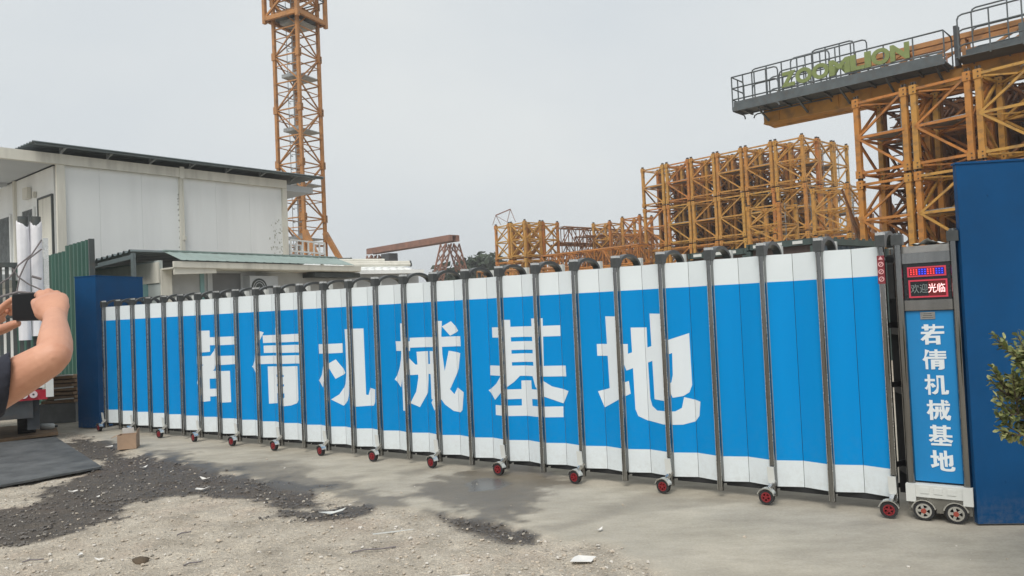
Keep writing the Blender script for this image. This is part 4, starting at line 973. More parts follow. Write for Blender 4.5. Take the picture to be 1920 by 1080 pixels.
mb = MB(); mb.box((BL + .50, BD / 2, BH + .02), (1.0, BD, .16)); mb.box((BL + .50, -.03, BH + .03), (1.02, .05, .2)); mb.build("eave_soffit", M['soffit'], office)
rf = MB(); nR = int((BD + .8) / .2)
rf.sheet((-.65, -.5, BH + .42), Vector((0, 1, .02)).normalized(), (1, 0, 0), (0, 0, 1), 0, BL + 1.85, trap(nR, .2, .032, .5), .006)
roof_ = rf.build("roof", M['roof'], office)
mb = MB(); mb.box(((BL + .55) / 2, -.42, BH + .385), (BL + 1.75, .06, .05)); mb.build("edge_purlin", M['roof'], roof_)
for x in np.linspace(.1, BL + .2, 7):
    mb = MB(); mb.bar((x, -.06, BH + .26), (x, -.06, BH + .42), .05); mb.bar((x, -.06, BH + .3), (x, -.42, BH + .38), .04); mb.build("roof_bracket", M['galv'], office)
mb = MB(); a, z = hb(344, 447); mb.box((a, -.08, z), (.07, .06, .11)); mb.tube([(a, -.075, z + .05), (a, -.075, BH)], .012, 6); mb.build("junction_box", M['cream'], office)
# dirt drips down the joints
mb = MB()
for k in range(34):
    z = rnd.uniform(2.6, 5.4); mb.box((seams[2] - .075 + rnd.uniform(-.012, .012), -.0265 + .052, z), (.02, .004, rnd.uniform(.01, .05)))
mb.build("joint_stains", pm("stain_dark", (.06, .055, .05), .9), office)
mb = MB()
for k in range(150):
    x = BL - .16 - abs(rnd.gauss(0, .22)); z = rnd.uniform(2.4, 4.9); q = rnd.uniform(.01, .035); mb.box((x, .0245, z), (q, .004, q * rnd.uniform(.6, 2.4)))
mb.build("mould_stain", pm("stain_olive", (.42, .42, .36), .9), office)
# side wall facing the corridor: doors and windows (local y runs away)
SX = (-BX[1], BX[0]); hs = lambda px, py: hit(px, py, BO, SX)
def side_box(mb, y0, y1, z0, z1, dx, th, mi=0): mb.box((0.02 - dx, (y0 + y1) / 2, (z0 + z1) / 2), (th, y1 - y0, z1 - z0), mi=mi)
yd0, yd1 = 0.32, 1.25; dz0, dz1 = 3.1, 5.12
mb = MB(); side_box(mb, yd0, yd1, dz0, dz1, .02, .03); dr = mb.build("door", M['cream'], office)
mb = MB(); side_box(mb, yd0 - .05, yd0, dz0, dz1 + .05, .03, .05); side_box(mb, yd1, yd1 + .05, dz0, dz1 + .05, .03, .05); side_box(mb, yd0, yd1, dz1, dz1 + .05, .03, .05); mb.build("door_frame", M['slat'], dr)
for y0, y1, z0, z1 in ((1.65, 2.45, 3.55, 4.95), (3.5, 4.4, 3.55, 4.95), (5.4, 6.3, 3.55, 4.95)):
    mb = MB(); side_box(mb, y0, y1, z0, z1, .015, .02); wn = mb.build("window", M['glass'], office)
    mb = MB(); side_box(mb, y0 - .07, y0, z0 - .05, z1 + .05, .03, .05); side_box(mb, y1, y1 + .07, z0 - .05, z1 + .05, .03, .05); side_box(mb, y0, y1, z1, z1 + .06, .03, .05); side_box(mb, y0, y1, z0 - .06, z0, .03, .05); mb.build("frame", M['wall'], wn)
    mb = MB()
    for y in np.arange(y0 + .08, y1, .11): mb.bar((-.03, y, z0), (-.03, y, z1), .018)
    mb.build("bars", M['galv'], wn)
mb = MB(); mb.box((0.0, 3.05, BH / 2), (.1, .12, BH)); mb.box((-.03, 1.5, 5.3), (.08, .1, .16)); mb.box((-.05, 2.0, 5.4), (.1, .35, .3)); mb.build("side_post", M['cream'], office)
mb = MB(); mb.box((-.72, BD / 2, 3.0), (1.4, BD, .14)); mb.build("corridor_floor", M['soffit'], office)
mb = MB()
for z in (3.5, 3.95): mb.bar((-1.38, 2.6, z), (-1.38, BD, z), .05)
for y in np.arange(2.6, BD, 1.2): mb.bar((-1.38, y, 3.05), (-1.38, y, BH), .06)
mb.build("corridor_railing", M['cream'], office)
q = Vector((-11.44, 19.4)) + Vector((-.763, .647)) * 1.0 + Vector((-.647, -.763)) * .75

# ------------------------------------------------------------------ low shed before the office
SO, SXv = (-7.04, 16.0), (.59, .807); SL = 5.2
shed = thing("low_shed", "low grey shed with pale green roof behind the far half of gate", "shed", (*SO, 0), math.atan2(SXv[1], SXv[0]))
ZF = 2.99
mb = MB(); mb.box((SL / 2, .0, ZF - .06), (SL, .06, .13)); mb.box((SL / 2, .30, ZF - .13), (SL, .56, .03)); mb.bar((0.02, 0.03, ZF - .20), (1.0, .03, ZF - .16), .04, .14); mb.build("fascia", M['cream'], shed)
for f in ((0.05, .9), (SL - .5, .5)): pass
mb = MB()
mb.sheet((.15, -.06, ZF + .03), (1, 0, 0), Vector((0, 1, .34)).normalized(), Vector((0, -.34, 1)).normalized(), 0, .78, trap(int((SL - .3) / .24), .24, .007, .35), .005)
mb.build("front_roof_slope", M['roofg'], shed)
mb = MB(); mb.box((SL / 2 - .05, .70, ZF + .285), (SL - .4, .20, .03)); mb.build("ridge_cap", M['roofg'], shed)
mb = MB()
mb.sheet((-.55, .60, ZF + .245), Vector((0, 1, -.055)).normalized(), (1, 0, 0), (0, 0, 1), 0, SL + .1, trap(14, .235, .05, .5), .008)
mb.build("roof", M['roof'], shed)
mb = MB(); mb.box((-.5, .66, ZF - .15), (.06, .1, .72)); mb.bar((-.5, .6, ZF + .14), (-.5, 3.8, ZF - .03), .05, .09); mb.build("verge_trim", M['roof'], shed)
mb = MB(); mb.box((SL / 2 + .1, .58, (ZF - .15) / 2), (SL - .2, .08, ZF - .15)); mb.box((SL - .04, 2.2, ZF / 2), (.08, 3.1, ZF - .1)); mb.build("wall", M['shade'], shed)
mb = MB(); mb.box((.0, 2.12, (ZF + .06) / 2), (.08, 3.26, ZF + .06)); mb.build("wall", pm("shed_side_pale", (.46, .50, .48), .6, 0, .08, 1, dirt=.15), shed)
mb = MB(); mb.box((-.05, 2.08, ZF - .20), (.03, 3.2, .44)); mb.build("side_band", M['cream'], shed)
mb = MB(); mb.box((-.052, 1.35, 2.2), (.02, .8, .8)); mb.build("window", M['curtain'], shed)
mb = MB(); mb.box((.10, .50, ZF / 2 - .06), (.24, .10, ZF - .14)); mb.build("corner_post", M['cream'], shed)
hsx = lambda px, py: hit(px, py, SO, SXv, .54)
xa, xb = hsx(388, 540)[0], hsx(478, 540)[0]; zt = hsx(430, 506)[1]
mb = MB(); mb.box(((xa + xb) / 2, .53, zt - .04), (xb - xa, .05, .08)); mb.box((xa + .06, .53, zt / 2 - .04), (.12, .05, zt - .08)); mb.box((xb - .2, .53, zt / 2 - .04), (.40, .05, zt - .08)); dfr = mb.build("door_frame", M['soffit'], shed)
mb = MB(); mb.box(((xa + xb) / 2 - .14, .535, zt / 2 - .04), (xb - xa - .52, .03, zt - .09)); mb.build("door", pm("door_grey", (.16, .165, .17), .5, 0, .1, 2), dfr)
acu = thing("air_conditioner", "white air conditioner outdoor unit under the low shed eave", "air conditioner", (0, 0, 0)); acu.matrix_world = Matrix.Translation((*SO, 0)) @ Matrix.Rotation(math.atan2(SXv[1], SXv[0]), 4, 'Z')
ax0, az0 = hsx(470, 520)[0], zt - .42
mb = MB(); mb.box((ax0 + .16, .38, az0), (.78, .26, .54)); mb.build("casing", M['soffit'], acu)
mb = MB(); mb.ring((ax0 + .02, .245, az0), (0, 1, 0), .02, .21, .01, 24); mb.ring((ax0 + .02, .243, az0), (0, 1, 0), .10, .115, .016, 24, 1); mb.ring((ax0 + .02, .243, az0), (0, 1, 0), .15, .165, .016, 24, 1); mb.build("fan_grille", [M['slat'], M['soffit']], acu)
mb = MB(); mb.box((ax0 + .16, .38, az0 - .29), (.7, .3, .04)); mb.build("bracket", M['galv'], acu)
mb = MB(); mb.box((xa - .12, .535, 2.2), (.1, .03, 1.2)); mb.build("window", M['curtain'], shed)
mb = MB(); mb.box((SL - .7, .32, ZF - .22), (1.5, .5, .12)); mb.build("eave_gutter", M['slat'], shed)

# stair landing with white railing beside the office
q0, q1 = P(546, 474, 24.6), P(609, 473, 26.2); ld = (q1 - q0); ld.z = 0
land = thing("stair_landing", "small raised landing with white railing between office and low shed", "landing", (q0.x, q0.y, 0), math.atan2(ld.y, ld.x))
Ll = ld.length; mb = MB(); mb.box((Ll / 2, .5, q0.z - .1), (Ll + .1, 1.1, .12)); mb.build("deck_slab", M['soffit'], land)
mb = MB()
for y in (0.0, 1.0):
    for z in (.42, .06): mb.bar((0, y, q0.z + z), (Ll, y, q0.z + z), .05)
    for x in np.linspace(0, Ll, 7): mb.bar((x, y, q0.z - .05), (x, y, q0.z + .42), .045)
mb.build("railing", M['wall'], land)
mb = MB()
for x in (.1, Ll - .1):
    for y in (.05, .95): mb.bar((x, y, 0), (x, y, q0.z - .15), .08)
mb.build("supports", M['cream'], land)

# farther white shed with pipes on its roof
fo, fe = P(596, 507, 27.8), P(792, 507, 29.8); fd = fe - fo; fd.z = 0; FL = fd.length; fz = (fo.z + fe.z) / 2
far = thing("far_shed", "white roofed far shed with loose pipes lying on top behind gate", "shed", (fo.x, fo.y, 0), math.atan2(fd.y, fd.x))
mb = MB(); mb.box((FL / 2, 1.9, fz / 2 - .05), (FL - .1, 3.2, fz - .1)); mb.build("wall", M['conc_wall'], far)
mb = MB(); mb.sheet((-.1, 0, fz), (1, 0, 0), Vector((0, 1, .17)).normalized(), (0, 0, 1), 0, 3.2, trap(int(FL / .3), .3, .03, .4), .01); mb.box((FL / 2, .0, fz - .06), (FL + .1, .06, .14)); rfw = mb.build("roof", M['wall'], far)
for k, (y, x0_, x1_) in enumerate(((.7, 1.2, FL - .2), (1.5, 1.0, FL + .1), (2.5, .6, FL - .6), (3.0, .2, 2.2))):
    pz = fz + .17 * y + .14
    pp = thing("roof_pipe", f"long pale pipe on the far shed roof, {['nearest', 'second', 'third', 'short dark rearmost'][k]} of four", "pipe", (0, 0, 0), 0, "pipes lying on the far shed roof")
    o_ = Vector((fo.x, fo.y, 0)); xd = fd.normalized(); yd_ = Vector((-xd.y, xd.x, 0))
    mb = MB(); mb.tube([o_ + xd * x0_ + yd_ * y + Vector((0, 0, pz)), o_ + xd * x1_ + yd_ * y + Vector((0, 0, pz))], .075, 10); mb.build("pipe_body", M['cream'] if k < 3 else M['slat'], pp)
    e_ = o_ + xd * x1_ + yd_ * y + Vector((0, 0, pz)); mb = MB(); mb.ring(e_, xd, .045, .085, .06, 12); mb.ring(e_, xd, 0, .05, .02, 12); mb.build("end_cap", M['slat'], pp)

# ------------------------------------------------------------------ trees far off
def tree(name, label, base, H, W, seed, n=1500, ls=.5, leafm=None, barkm=None, cat="tree", group=None):
    rg = random.Random(seed); r = thing(name, label, cat, base, 0, group); mb = MB()
    mb.tube([(0, 0, 0), (.1, 0, H * .3), (0, .1, H * .7)], [H * .022, H * .016, H * .006], 7)
    cl = []
    for k in range(16):
        a = rg.random() * 6.28; rr = W * .40 * math.sqrt(rg.random()); z = H * rg.uniform(.30, .95); rr *= 1.15 - abs(z / H - .55)
        c = Vector((rr * math.cos(a), rr * math.sin(a), z)); cl.append((c, W * rg.uniform(.14, .26))); mb.tube([(0, 0, z * .6), c], [H * .008, H * .003], 5)
    mb.build("trunk", barkm or M['bark'], r); mb = MB()
    for k in range(n):
        c, rad = rg.choice(cl); v = Vector((rg.gauss(0, 1), rg.gauss(0, 1), rg.gauss(0, .8))).normalized() * rad * rg.uniform(.55, 1.05); p = c + v
        u = Vector((rg.gauss(0, 1), rg.gauss(0, 1), rg.gauss(0, 1))).normalized(); w_ = u.cross(Vector((rg.gauss(0, 1), rg.gauss(0, 1), rg.gauss(0, 1)))).normalized(); q = ls * rg.uniform(.6, 1.2)
        mb.add([p - u * q, p + w_ * q * .5, p + u * q, p - w_ * q * .5], [(0, 1, 2, 3)])
    mb.build("crown", leafm or M['leaf_far'], r); return r
for k, (px, py, D, W, lab) in enumerate(((838, 505, 104, 6.5, "dark far tree behind the gantry leg"), (868, 487, 110, 8, "dark far tree just right of gantry crane"), (893, 484, 112, 8, "dark far tree between gantry and small far stack"), (912, 482, 108, 7, "dark far tree peeking out behind the small far stack"))):
    q = P(px, py, D); tree("far_tree", lab, (q.x, q.y, 0), q.z, W, 40 + k, 1300, .55, group="trees on the horizon")

# ------------------------------------------------------------------ left side: fence, trailer, rolls, boards
f0, f1 = P(170, 449, 15.2), P(96, 467, 17.0); fd_ = f1 - f0; fd_.z = 0; FLn = fd_.length + 3.0
fen = thing("corrugated_fence", "dark green corrugated metal fence left of blue pillar", "fence", (f0.x, f0.y, 0), math.atan2(fd_.y, fd_.x)); k = int(FLn / .25)
mb = MB(); mb.sheet((0, 0, 0), (1, 0, 0), (0, 0, 1), (0, 1, 0), 0, f0.z, trap(k, .25, .06, .55), .004)
mb.v = [(x, y, z + (-.10 if (x > 1.5 and z > 1) else 0)) for x, y, z in mb.v]; mb.build("fence_sheet", M['fence'], fen)
mb = MB(); mb.box((-.03, .0, f0.z / 2), (.06, .10, f0.z + .02)); mb.bar((0, -.09, f0.z - .5), (FLn, -.09, f0.z - .5), .05); mb.build("fence_post", M['slat'], fen)

TO = P(98, 745, 11.7); tx, ty = Vector((-.85, -.52, 0)).normalized(), Vector((-.52, .85, 0)).normalized()
# local x runs left along the tail, local y points towards the viewer's side, so use a frame with x left and y towards the back of the trailer mirrored
trl = thing("cargo_trailer", "dark slatted cargo trailer with red tail lamp bar left of the green fence", "trailer", (TO.x, TO.y, 0), math.atan2(tx.y, tx.x))
# in this frame +y = towards the viewer
W2, L2 = 1.9, 3.0
mb = MB(); mb.box((W2 / 2, -L2 / 2, 1.0), (W2, L2, .14)); mb.box((W2 / 2, -.05, .84), (W2 - .1, .1, .18)); mb.build("bed", M['truck'], trl)
mb = MB(); mb.box((W2 / 2 + .1, -.06, .49), (W2 - .3, .14, .26)); mb.box((.25, -.3, .42), (.16, .4, .5)); mb.build("bumper", M['truck'], trl)
mb = MB()
for x in np.arange(.2, W2, .085): mb.box((x, -.05, 1.86), (.05, .035, 1.56))
for z in (1.12, 1.9, 2.66): mb.box((W2 / 2 + .06, -.04, z), (W2 - .14, .06, .07))
mb.build("tail_slats", M['slat'], trl)
mb = MB()
for y in np.arange(-L2, -.1, .09): mb.box((.03, y, 1.86), (.035, .05, 1.56))
for z in (1.12, 2.66): mb.box((.03, -L2 / 2, z), (.06, L2, .07))
mb.build("side_slats", M['slat'], trl)
mb = MB(); mb.box((.035, .02, 1.88), (.07, .07, 2.36)); mb.box((.10, .02, 1.88), (.05, .05, 2.3)); mb.box((.03, .06, 2.28), (.06, .05, .12)); mb.box((.10, .05, 2.92), (.10, .05, .06))
tp_ = mb.build("tail_post", M['steel_l'], trl)
mb = MB(); mb.box((.03, .07, 2.05), (.05, .05, .2)); mb.build("latch", M['black'], tp_)
mb = MB(); mb.box((.34, .03, .70), (.56, .05, .15)); tl = mb.build("tail_lamp", M['tail'], trl)
for x in (.24, .36): mb = MB(); mb.ring((x, .06, .71), (0, 1, 0), 0.015, .052, .03, 18); mb.ring((x, .06, .71), (0, 1, 0), 0, .013, .04, 10, 1); mb.build("lens", [M['lens'], M['truck']], tl)
mb = MB(); mb.box((.03, .05, .79), (.10, .03, .27)); mb.box((.20, .04, .83), (.2, .03, .06)); mb.build("bracket_plate", M['label'], trl)
for x in (.35, 1.55):
    mb = MB(); mb.ring((x, -.95, .42), (1, 0, 0), .22, .42, .24, 24); wh = mb.build("wheel", M['rubber'], trl); mb = MB(); mb.ring((x, -.95, .42), (1, 0, 0), 0, .23, .16, 18); mb.build("rim", M['galv'], wh)
def rolls(px0, px1, yt, yb, label, wv):
    a, zt = hit(px0, yt, TO, tx, .0); b_, _ = hit(px1, yt, TO, tx); _, zb = hit((px0 + px1) / 2, yb, TO, tx)
    a, b_ = max(a, b_), min(a, b_); rr = (a - b_) / 2; c = TO + tx * ((a + b_) / 2) - ty * (rr + .03); c.z = 0
    r = thing("wrapped_roll", label, "roll", (c.x, c.y, zb), math.atan2(tx.y, tx.x), "wrapped rolls tied to the trailer"); h = zt - zb; mb = MB(); n = 28; k = 10; vs = []
    for i in range(k + 1):
        for j in range(n):
            t_ = 2 * math.pi * j / n; q = rr * (1 + .05 * math.sin(3 * t_ + i * .7 + wv) + .03 * math.sin(7 * t_ + wv)); z = h * i / k + (.05 * math.sin(2 * t_ + wv) + .03 * math.sin(5 * t_) if i == k else 0)
            vs.append((q * math.cos(t_), q * .9 * math.sin(t_), z))
    mb.add(vs, [(i * n + j, i * n + (j + 1) % n, (i + 1) * n + (j + 1) % n, (i + 1) * n + j) for i in range(k) for j in range(n)], 0, True); mb.add(vs[:n], [tuple(range(n))[::-1]]); mb.add([(p[0], p[1], p[2]) for p in vs[-n:]], [tuple(range(n))])
    mb.build("wrapping", M['wrap'], r); mb = MB(); mb.tube([(0, 0, h - .1), (0, 0, h + .13)], rr * .82, 16); mb.build("roll_core", M['slat'], r)
rolls(31, 55, 424, 638, "white wrapped upright roll on trailer tail, longer left one of two", 0.3)
rolls(56, 79, 424, 630, "white wrapped upright roll on trailer tail, right one beside steel post", 1.9)
mb = MB()
def rp_(pts, r_=.012): mb.tube([hitp(*p) for p in pts], r_, 6)
def hitp(px, py, off=.26):
    a, z = hit(px, py, TO, tx); q = TO + tx * a - ty * off; q.z = z; return q
rp_([(78, 453), (60, 480), (35, 500), (20, 522), (-40, 560)]); rp_([(78, 470), (52, 490), (38, 520), (30, 560)]); rp_([(78, 545), (55, 535), (36, 522), (24, 505)]); rp_([(78, 525), (60, 520)], .02)
rp_([(-60, 578), (10, 556), (35, 549), (70, 552)], .02)
tag(mb.build("tie_rope", M['rope']), "dark ropes crossing the white rolls on the trailer tail", "rope")

bs0 = G(137, 792); bq = Vector((-.80, .60, 0))
bst = thing("board_stack", "stack of old brown boards with pale ends behind trailer near blue pillar", "boards", (bs0.x, bs0.y, 0), math.atan2(-.2, -1))
mb = MB(); mb.box((.28, -.3, .17), (.62, .5, .34)); mb.build("block", M['stone'], bst)
for k in range(7):
    mb = MB(); mb.box((.26 + rnd.uniform(-.05, .05), -.32, .375 + k * .072), (.54, .5, .05)); mb.build("board", M['wood'], bst)
for z in (.42, .62, .84): mb = MB(); mb.tube([(.3, -.02, z), (-.02, 0.0, z + .01)], .013, 6); mb.build("end_rod", M['label'], bst)
def ground_slab(name, label, cat, pts, th, mat, z=0.0, kind=None):
    poly = [G(*p) for p in pts]; mb = MB(); c = sum(poly, Vector()) / len(poly)
    mb.prism([(p.x - c.x, p.y - c.y) for p in poly], (0, 0, 0), (1, 0, 0), (0, 1, 0), th); o = mb.build(name, mat); o.location = (c.x, c.y, z); return tag(o, label, cat)
ground_slab("steel_plate", "large dusty dark steel plate lying flat on dirt at left edge", "steel plate", [(-160, 850), (104, 823), (191, 880), (60, 905), (-160, 945)], .022, M['plate'], .012)
ground_slab("wooden_board", "brown board lying on ground beneath the trailer tail", "board", [(-60, 812), (40, 803), (104, 800), (109, 816), (-60, 838)], .05, M['wood'], .006)
q = G(92, 812); btl = thing("plastic_bottle", "white plastic bottle lying on brown board by the trailer", "bottle", (q.x, q.y, .058), math.atan2(-.05, 1))
mb = MB(); mb.tube([(-.14, 0, .05), (-.13, 0, .05), (.07, 0, .05), (.11, 0, .05)], [.03, .048, .048, .02], 14); mb.build("bottle_body", M['label'], btl)
mb = MB(); mb.tube([(.11, 0, .05), (.14, 0, .05)], .02, 10); mb.build("cap", M['slat'], btl)

# cardboard box with an open flap
q = G(236, 842); bx = thing("cardboard_box", "small open cardboard box on the ground before far gate end", "box", (q.x, q.y + .08, 0), R(14))
w_, d_, h_ = .235, .2, .19; mb = MB()
for c, d in (((0, -d_ / 2, h_ / 2), (w_, .006, h_)), ((0, d_ / 2, h_ / 2), (w_, .006, h_)), ((-w_ / 2 + .003, 0, h_ / 2), (.006, d_ - .012, h_)), ((w_ / 2 - .003, 0, h_ / 2), (.006, d_ - .012, h_)), ((0, 0, .004), (w_ - .014, d_ - .014, .006))): mb.box(c, d)
mb.build("box_body", M['card'], bx)
mb = MB(); mb.bar((-w_ / 2 - .002, 0, h_), (-w_ / 2 - .085, 0, h_ - .03), d_ * .9, .005); mb.build("flap", M['card'], bx)
mb = MB(); mb.bar((-.02, d_ / 2, h_), (-.02, d_ / 2 - .02, h_ + .075), w_ * .62, .005); mb.build("flap", M['paper'], bx)
mb = MB(); mb.bar((w_ / 2, 0, h_), (w_ / 2 + .01, 0, h_ + .07), d_ * .8, .005); mb.build("flap", M['card'], bx)

# litter
def scrap(name, label, cat, px, py, pts, mat, curl=.01, rz=0.0, th=.003):
    q = G(px, py); z = ground_z(q.x, q.y) + .008; mb = MB(); n = len(pts); lo = [(x, y, curl * (abs(x) + abs(y)) * 4) for x, y in pts]
    c = (sum(p[0] for p in lo) / n, sum(p[1] for p in lo) / n, 0)
    mb.add([c] + lo + [(c[0], c[1], c[2] - th)] + [(x, y, z_ - th) for x, y, z_ in lo], [(0, i + 1, (i + 1) % n + 1) for i in range(n)] + [(n + 1, n + 2 + (i + 1) % n, n + 2 + i) for i in range(n)] + [(i + 1, n + 2 + i, n + 2 + (i + 1) % n, (i + 1) % n + 1) for i in range(n)])
    o = mb.build(name, mat); o.location = (q.x, q.y, z); o.rotation_euler = (0, 0, rz); return tag(o, label, cat)
ps = scrap("paper_scrap", "white sheet of paper lying on dirt in lower middle foreground", "paper", 1093, 1046, [(-.10, -.03), (.03, -.075), (.095, .01), (.0, .085), (-.04, .06)], M['paper'], .03, .25)
scrap("paper_scrap", "torn grey paper scrap on edge of dark wet gravel", "paper", 622, 962, [(-.10, -.03), (.0, -.04), (.09, .01), (.11, .05), (.02, .035), (-.05, .02)], M['label'], .05)
stk = scrap("wood_strip", "pale thin wooden strip lying at bottom edge of the dirt", "wood strip", 830, 1076, [(-.17, -.02), (.17, .015), (.17, .03), (-.17, .0)], M['paper'], .0, .05, .012)
scrap("wood_strip", "thin pale strip lying on middle of dirt patch", "wood strip", 738, 992, [(-.16, -.012), (.15, .01), (.16, .02), (-.16, .0)], M['label'], .0, .2, .008)
for k, (px, py, s_, lab) in enumerate(((137, 922, .05, "white litter scrap in wet gravel nearest the steel plate"), (270, 876, .05, "white litter scrap in wet gravel behind the cardboard box"), (384, 900, .06, "white crumpled litter at far side of wet gravel"), (380, 917, .07, "thin white litter strip at near edge of wet gravel"), (184, 930, .03, "tiny white litter scrap in middle of wet gravel"), (205, 840, .06, "white scrap lying beside the cardboard box"), (150, 1040, .035, "small white scrap in left foreground dirt"), (186, 1048, .035, "small white scrap in left foreground dirt, right of another"), (1125, 996, .03, "small white scrap near the edge of concrete"))):
    a = k * 1.3; scrap("litter_scrap", lab, "litter", px, py, [(s_ * (1 + .4 * math.sin(j * 2.1 + k)) * math.cos(j * 1.05), .45 * s_ * (1 + .3 * math.cos(j * 1.7 + k)) * math.sin(j * 1.05)) for j in range(6)], M['paper'], .12, a, .006)
for k, (px, py, l_, lab) in enumerate(((345, 1002, .09, "dark twig on dirt in left middle foreground"), (360, 1055, .10, "thin dark wire loop on dirt at bottom left"), (700, 1030, .30, "thin curved dark wire on middle foreground dirt"), (60, 1050, .12, "dark twig on dirt in bottom left corner"))):
    q = G(px, py); z = ground_z(q.x, q.y) + .012; mb = MB(); mb.tube([(-l_ / 2, -.02, 0), (-l_ * .2, .012, .006), (l_ * .2, .02, .004), (l_ / 2, .10 * l_ + .03, .002)], .0055, 6); o = mb.build("twig", M['rope']); o.location = (q.x, q.y, z); o.rotation_euler = (0, 0, .2 - .1 * k); tag(o, lab, "twig")
q = G(263, 1047); mb = MB()
vs = [Vector((math.cos(a) * .055 * rnd.uniform(.8, 1.2), math.sin(a) * .04 * rnd.uniform(.8, 1.2), z)) for z in (0, .03) for a in np.linspace(0, 6.28, 8)[:-1]] + [Vector((0, 0, .045))]
mb.add(vs, [(i, (i + 1) % 7, 7 + (i + 1) % 7, 7 + i) for i in range(7)] + [(7 + i, 7 + (i + 1) % 7, 14) for i in range(7)], 0, True); o = mb.build("dirt_clod", M['bark']); o.location = (q.x, q.y, ground_z(q.x, q.y) - .004); tag(o, "dark clod of earth on dirt in left foreground", "clod")

# ------------------------------------------------------------------ shrub before the blue wall
sb = thing("shrub", "leafy olive green shrub reaching in front of blue wall at right edge", "shrub", (3.04, 4.02, 0))
rg = random.Random(3); tw = MB(); lf = MB()
tw.tube([(0, 0, 0), (.02, 0, .5), (-.02, .02, .95)], [.028, .022, .014], 8)
def sprig(p0, d, L_, depth):
    d = d.normalized(); p1 = p0 + d * L_ * .5 + Vector((0, 0, .02)); p2 = p0 + d * L_ + Vector((0, 0, .03 * depth)); tw.tube([p0, p1, p2], [.007 - .0015 * depth, .005 - .001 * depth, .0025], 5)
    if depth < 2:
        for k in range(5 if depth == 0 else 4):
            t_ = .35 + .65 * (k + rg.random()) / 5; q = p0.lerp(p1, t_ * 2) if t_ < .5 else p1.lerp(p2, t_ * 2 - 1)
            dd = (d + Vector((rg.gauss(0, .7), rg.gauss(0, .7), rg.gauss(.15, .5)))).normalized(); sprig(q, dd, L_ * rg.uniform(.35, .6), depth + 1)
    m_ = 13 if depth > 0 else 6
    for k in range(m_):
        t_ = .3 + .7 * (k + 1) / m_; q = p1.lerp(p2, max(0, t_ * 2 - 1)) if t_ > .5 else p0.lerp(p1, t_ * 2); a = k * 2.4
        sd_ = d.cross(Vector((.3, .2, 1))).normalized(); up_ = sd_.cross(d); ld_ = (d * .8 + sd_ * math.cos(a) * .9 + up_ * math.sin(a) * .9 + Vector((0, 0, .12))).normalized()
        ln = rg.uniform(.032, .05); wd_ = ln * .24; sx = ld_.cross(Vector((rg.gauss(0, .4), rg.gauss(0, .4), 1))).normalized(); nn = sx.cross(ld_)
        v = [q, q + ld_ * ln * .45 + sx * wd_ + nn * .004, q + ld_ * ln * .8 + sx * wd_ * .9, q + ld_ * ln, q + ld_ * ln * .8 - sx * wd_ * .9, q + ld_ * ln * .45 - sx * wd_ + nn * .004]
        lf.add(v, [(0, 1, 2, 3), (0, 3, 4, 5)], rg.randrange(3))
for k in range(18):
    a = rg.random() * 6.28; z = .72 + .30 * rg.random(); sprig(Vector((.0, .0, z)), Vector((math.cos(a), math.sin(a), rg.uniform(.0, .9))), rg.uniform(.26, .40), 0)
for a, el, z in ((3.1, .12, .90), (3.3, .45, .92), (2.95, .75, .95), (3.4, -.05, .9), (3.0, .3, .98)): sprig(Vector((-.02, 0, z)), Vector((math.cos(a), math.sin(a), el)), rg.uniform(.36, .46), 0)
tw.build("branches", M['bark'], sb)
lf.build("foliage", [M['leaf'], pm("leaf_dark", (0.115, 0.14, 0.04), .5, 0, .3, 9), pm("leaf_pale", (0.31, 0.315, 0.13), .5, 0, .25, 9)], sb)

# ------------------------------------------------------------------ person holding up a phone at the left edge
FWD_, RGT_, UP_ = Vector((.707, .707, 0)), Vector((.707, -.707, 0)), Vector((0, 0, 1))
def fused(name, build, vox, smooth, mat, parent, mats2=None):
    """several overlapping lofted limbs fused into one continuous skin"""
    mb = MB(); build(mb); me = mb.mesh(name, [mat]); o = link(name, me)
    m_ = o.modifiers.new("fuse", 'REMESH'); m_.mode = 'VOXEL'; m_.voxel_size = vox; m_.use_smooth_shade = True
    s_ = o.modifiers.new("soften", 'SMOOTH'); s_.iterations = smooth; s_.factor = .5
    bpy.context.view_layer.update()
    me2 = bpy.data.meshes.new_from_object(o.evaluated_get(bpy.context.evaluated_depsgraph_get())); me2.name = name
    bpy.data.objects.remove(o); me2.materials.clear(); me2.materials.append(mat)
    me2.polygons.foreach_set("use_smooth", [True] * len(me2.polygons)); return link(name, me2, parent)
SHR = Vector((-1.315, 1.735, 1.43)); ELR = P(103, 667, 1.70); WRR = P(103, 592, 1.915); KNR = P(94, 556, 1.985)
NK = SHR - RGT_ * .19 + Vector((0, 0, .03)); SHL = SHR - RGT_ * .38
ELL = Vector((-1.67, 2.14, 1.40)); WRL = P(-78, 640, 2.10); PML = P(-30, 606, 2.12)
HIP = NK - Vector((0, 0, .56)) - FWD_ * .02; person_base = Vector((HIP.x, HIP.y, 0))
HEAD = NK + Vector((0, 0, .20)) + FWD_ * .035
person = thing("person", "person in dark short sleeved shirt raising a black phone with both hands at left edge", "person", (0, 0, 0))
def finger(mb, pts, r0, r1): mb.tube(pts, [r0 + (r1 - r0) * i / (len(pts) - 1) for i in range(len(pts))], 10)
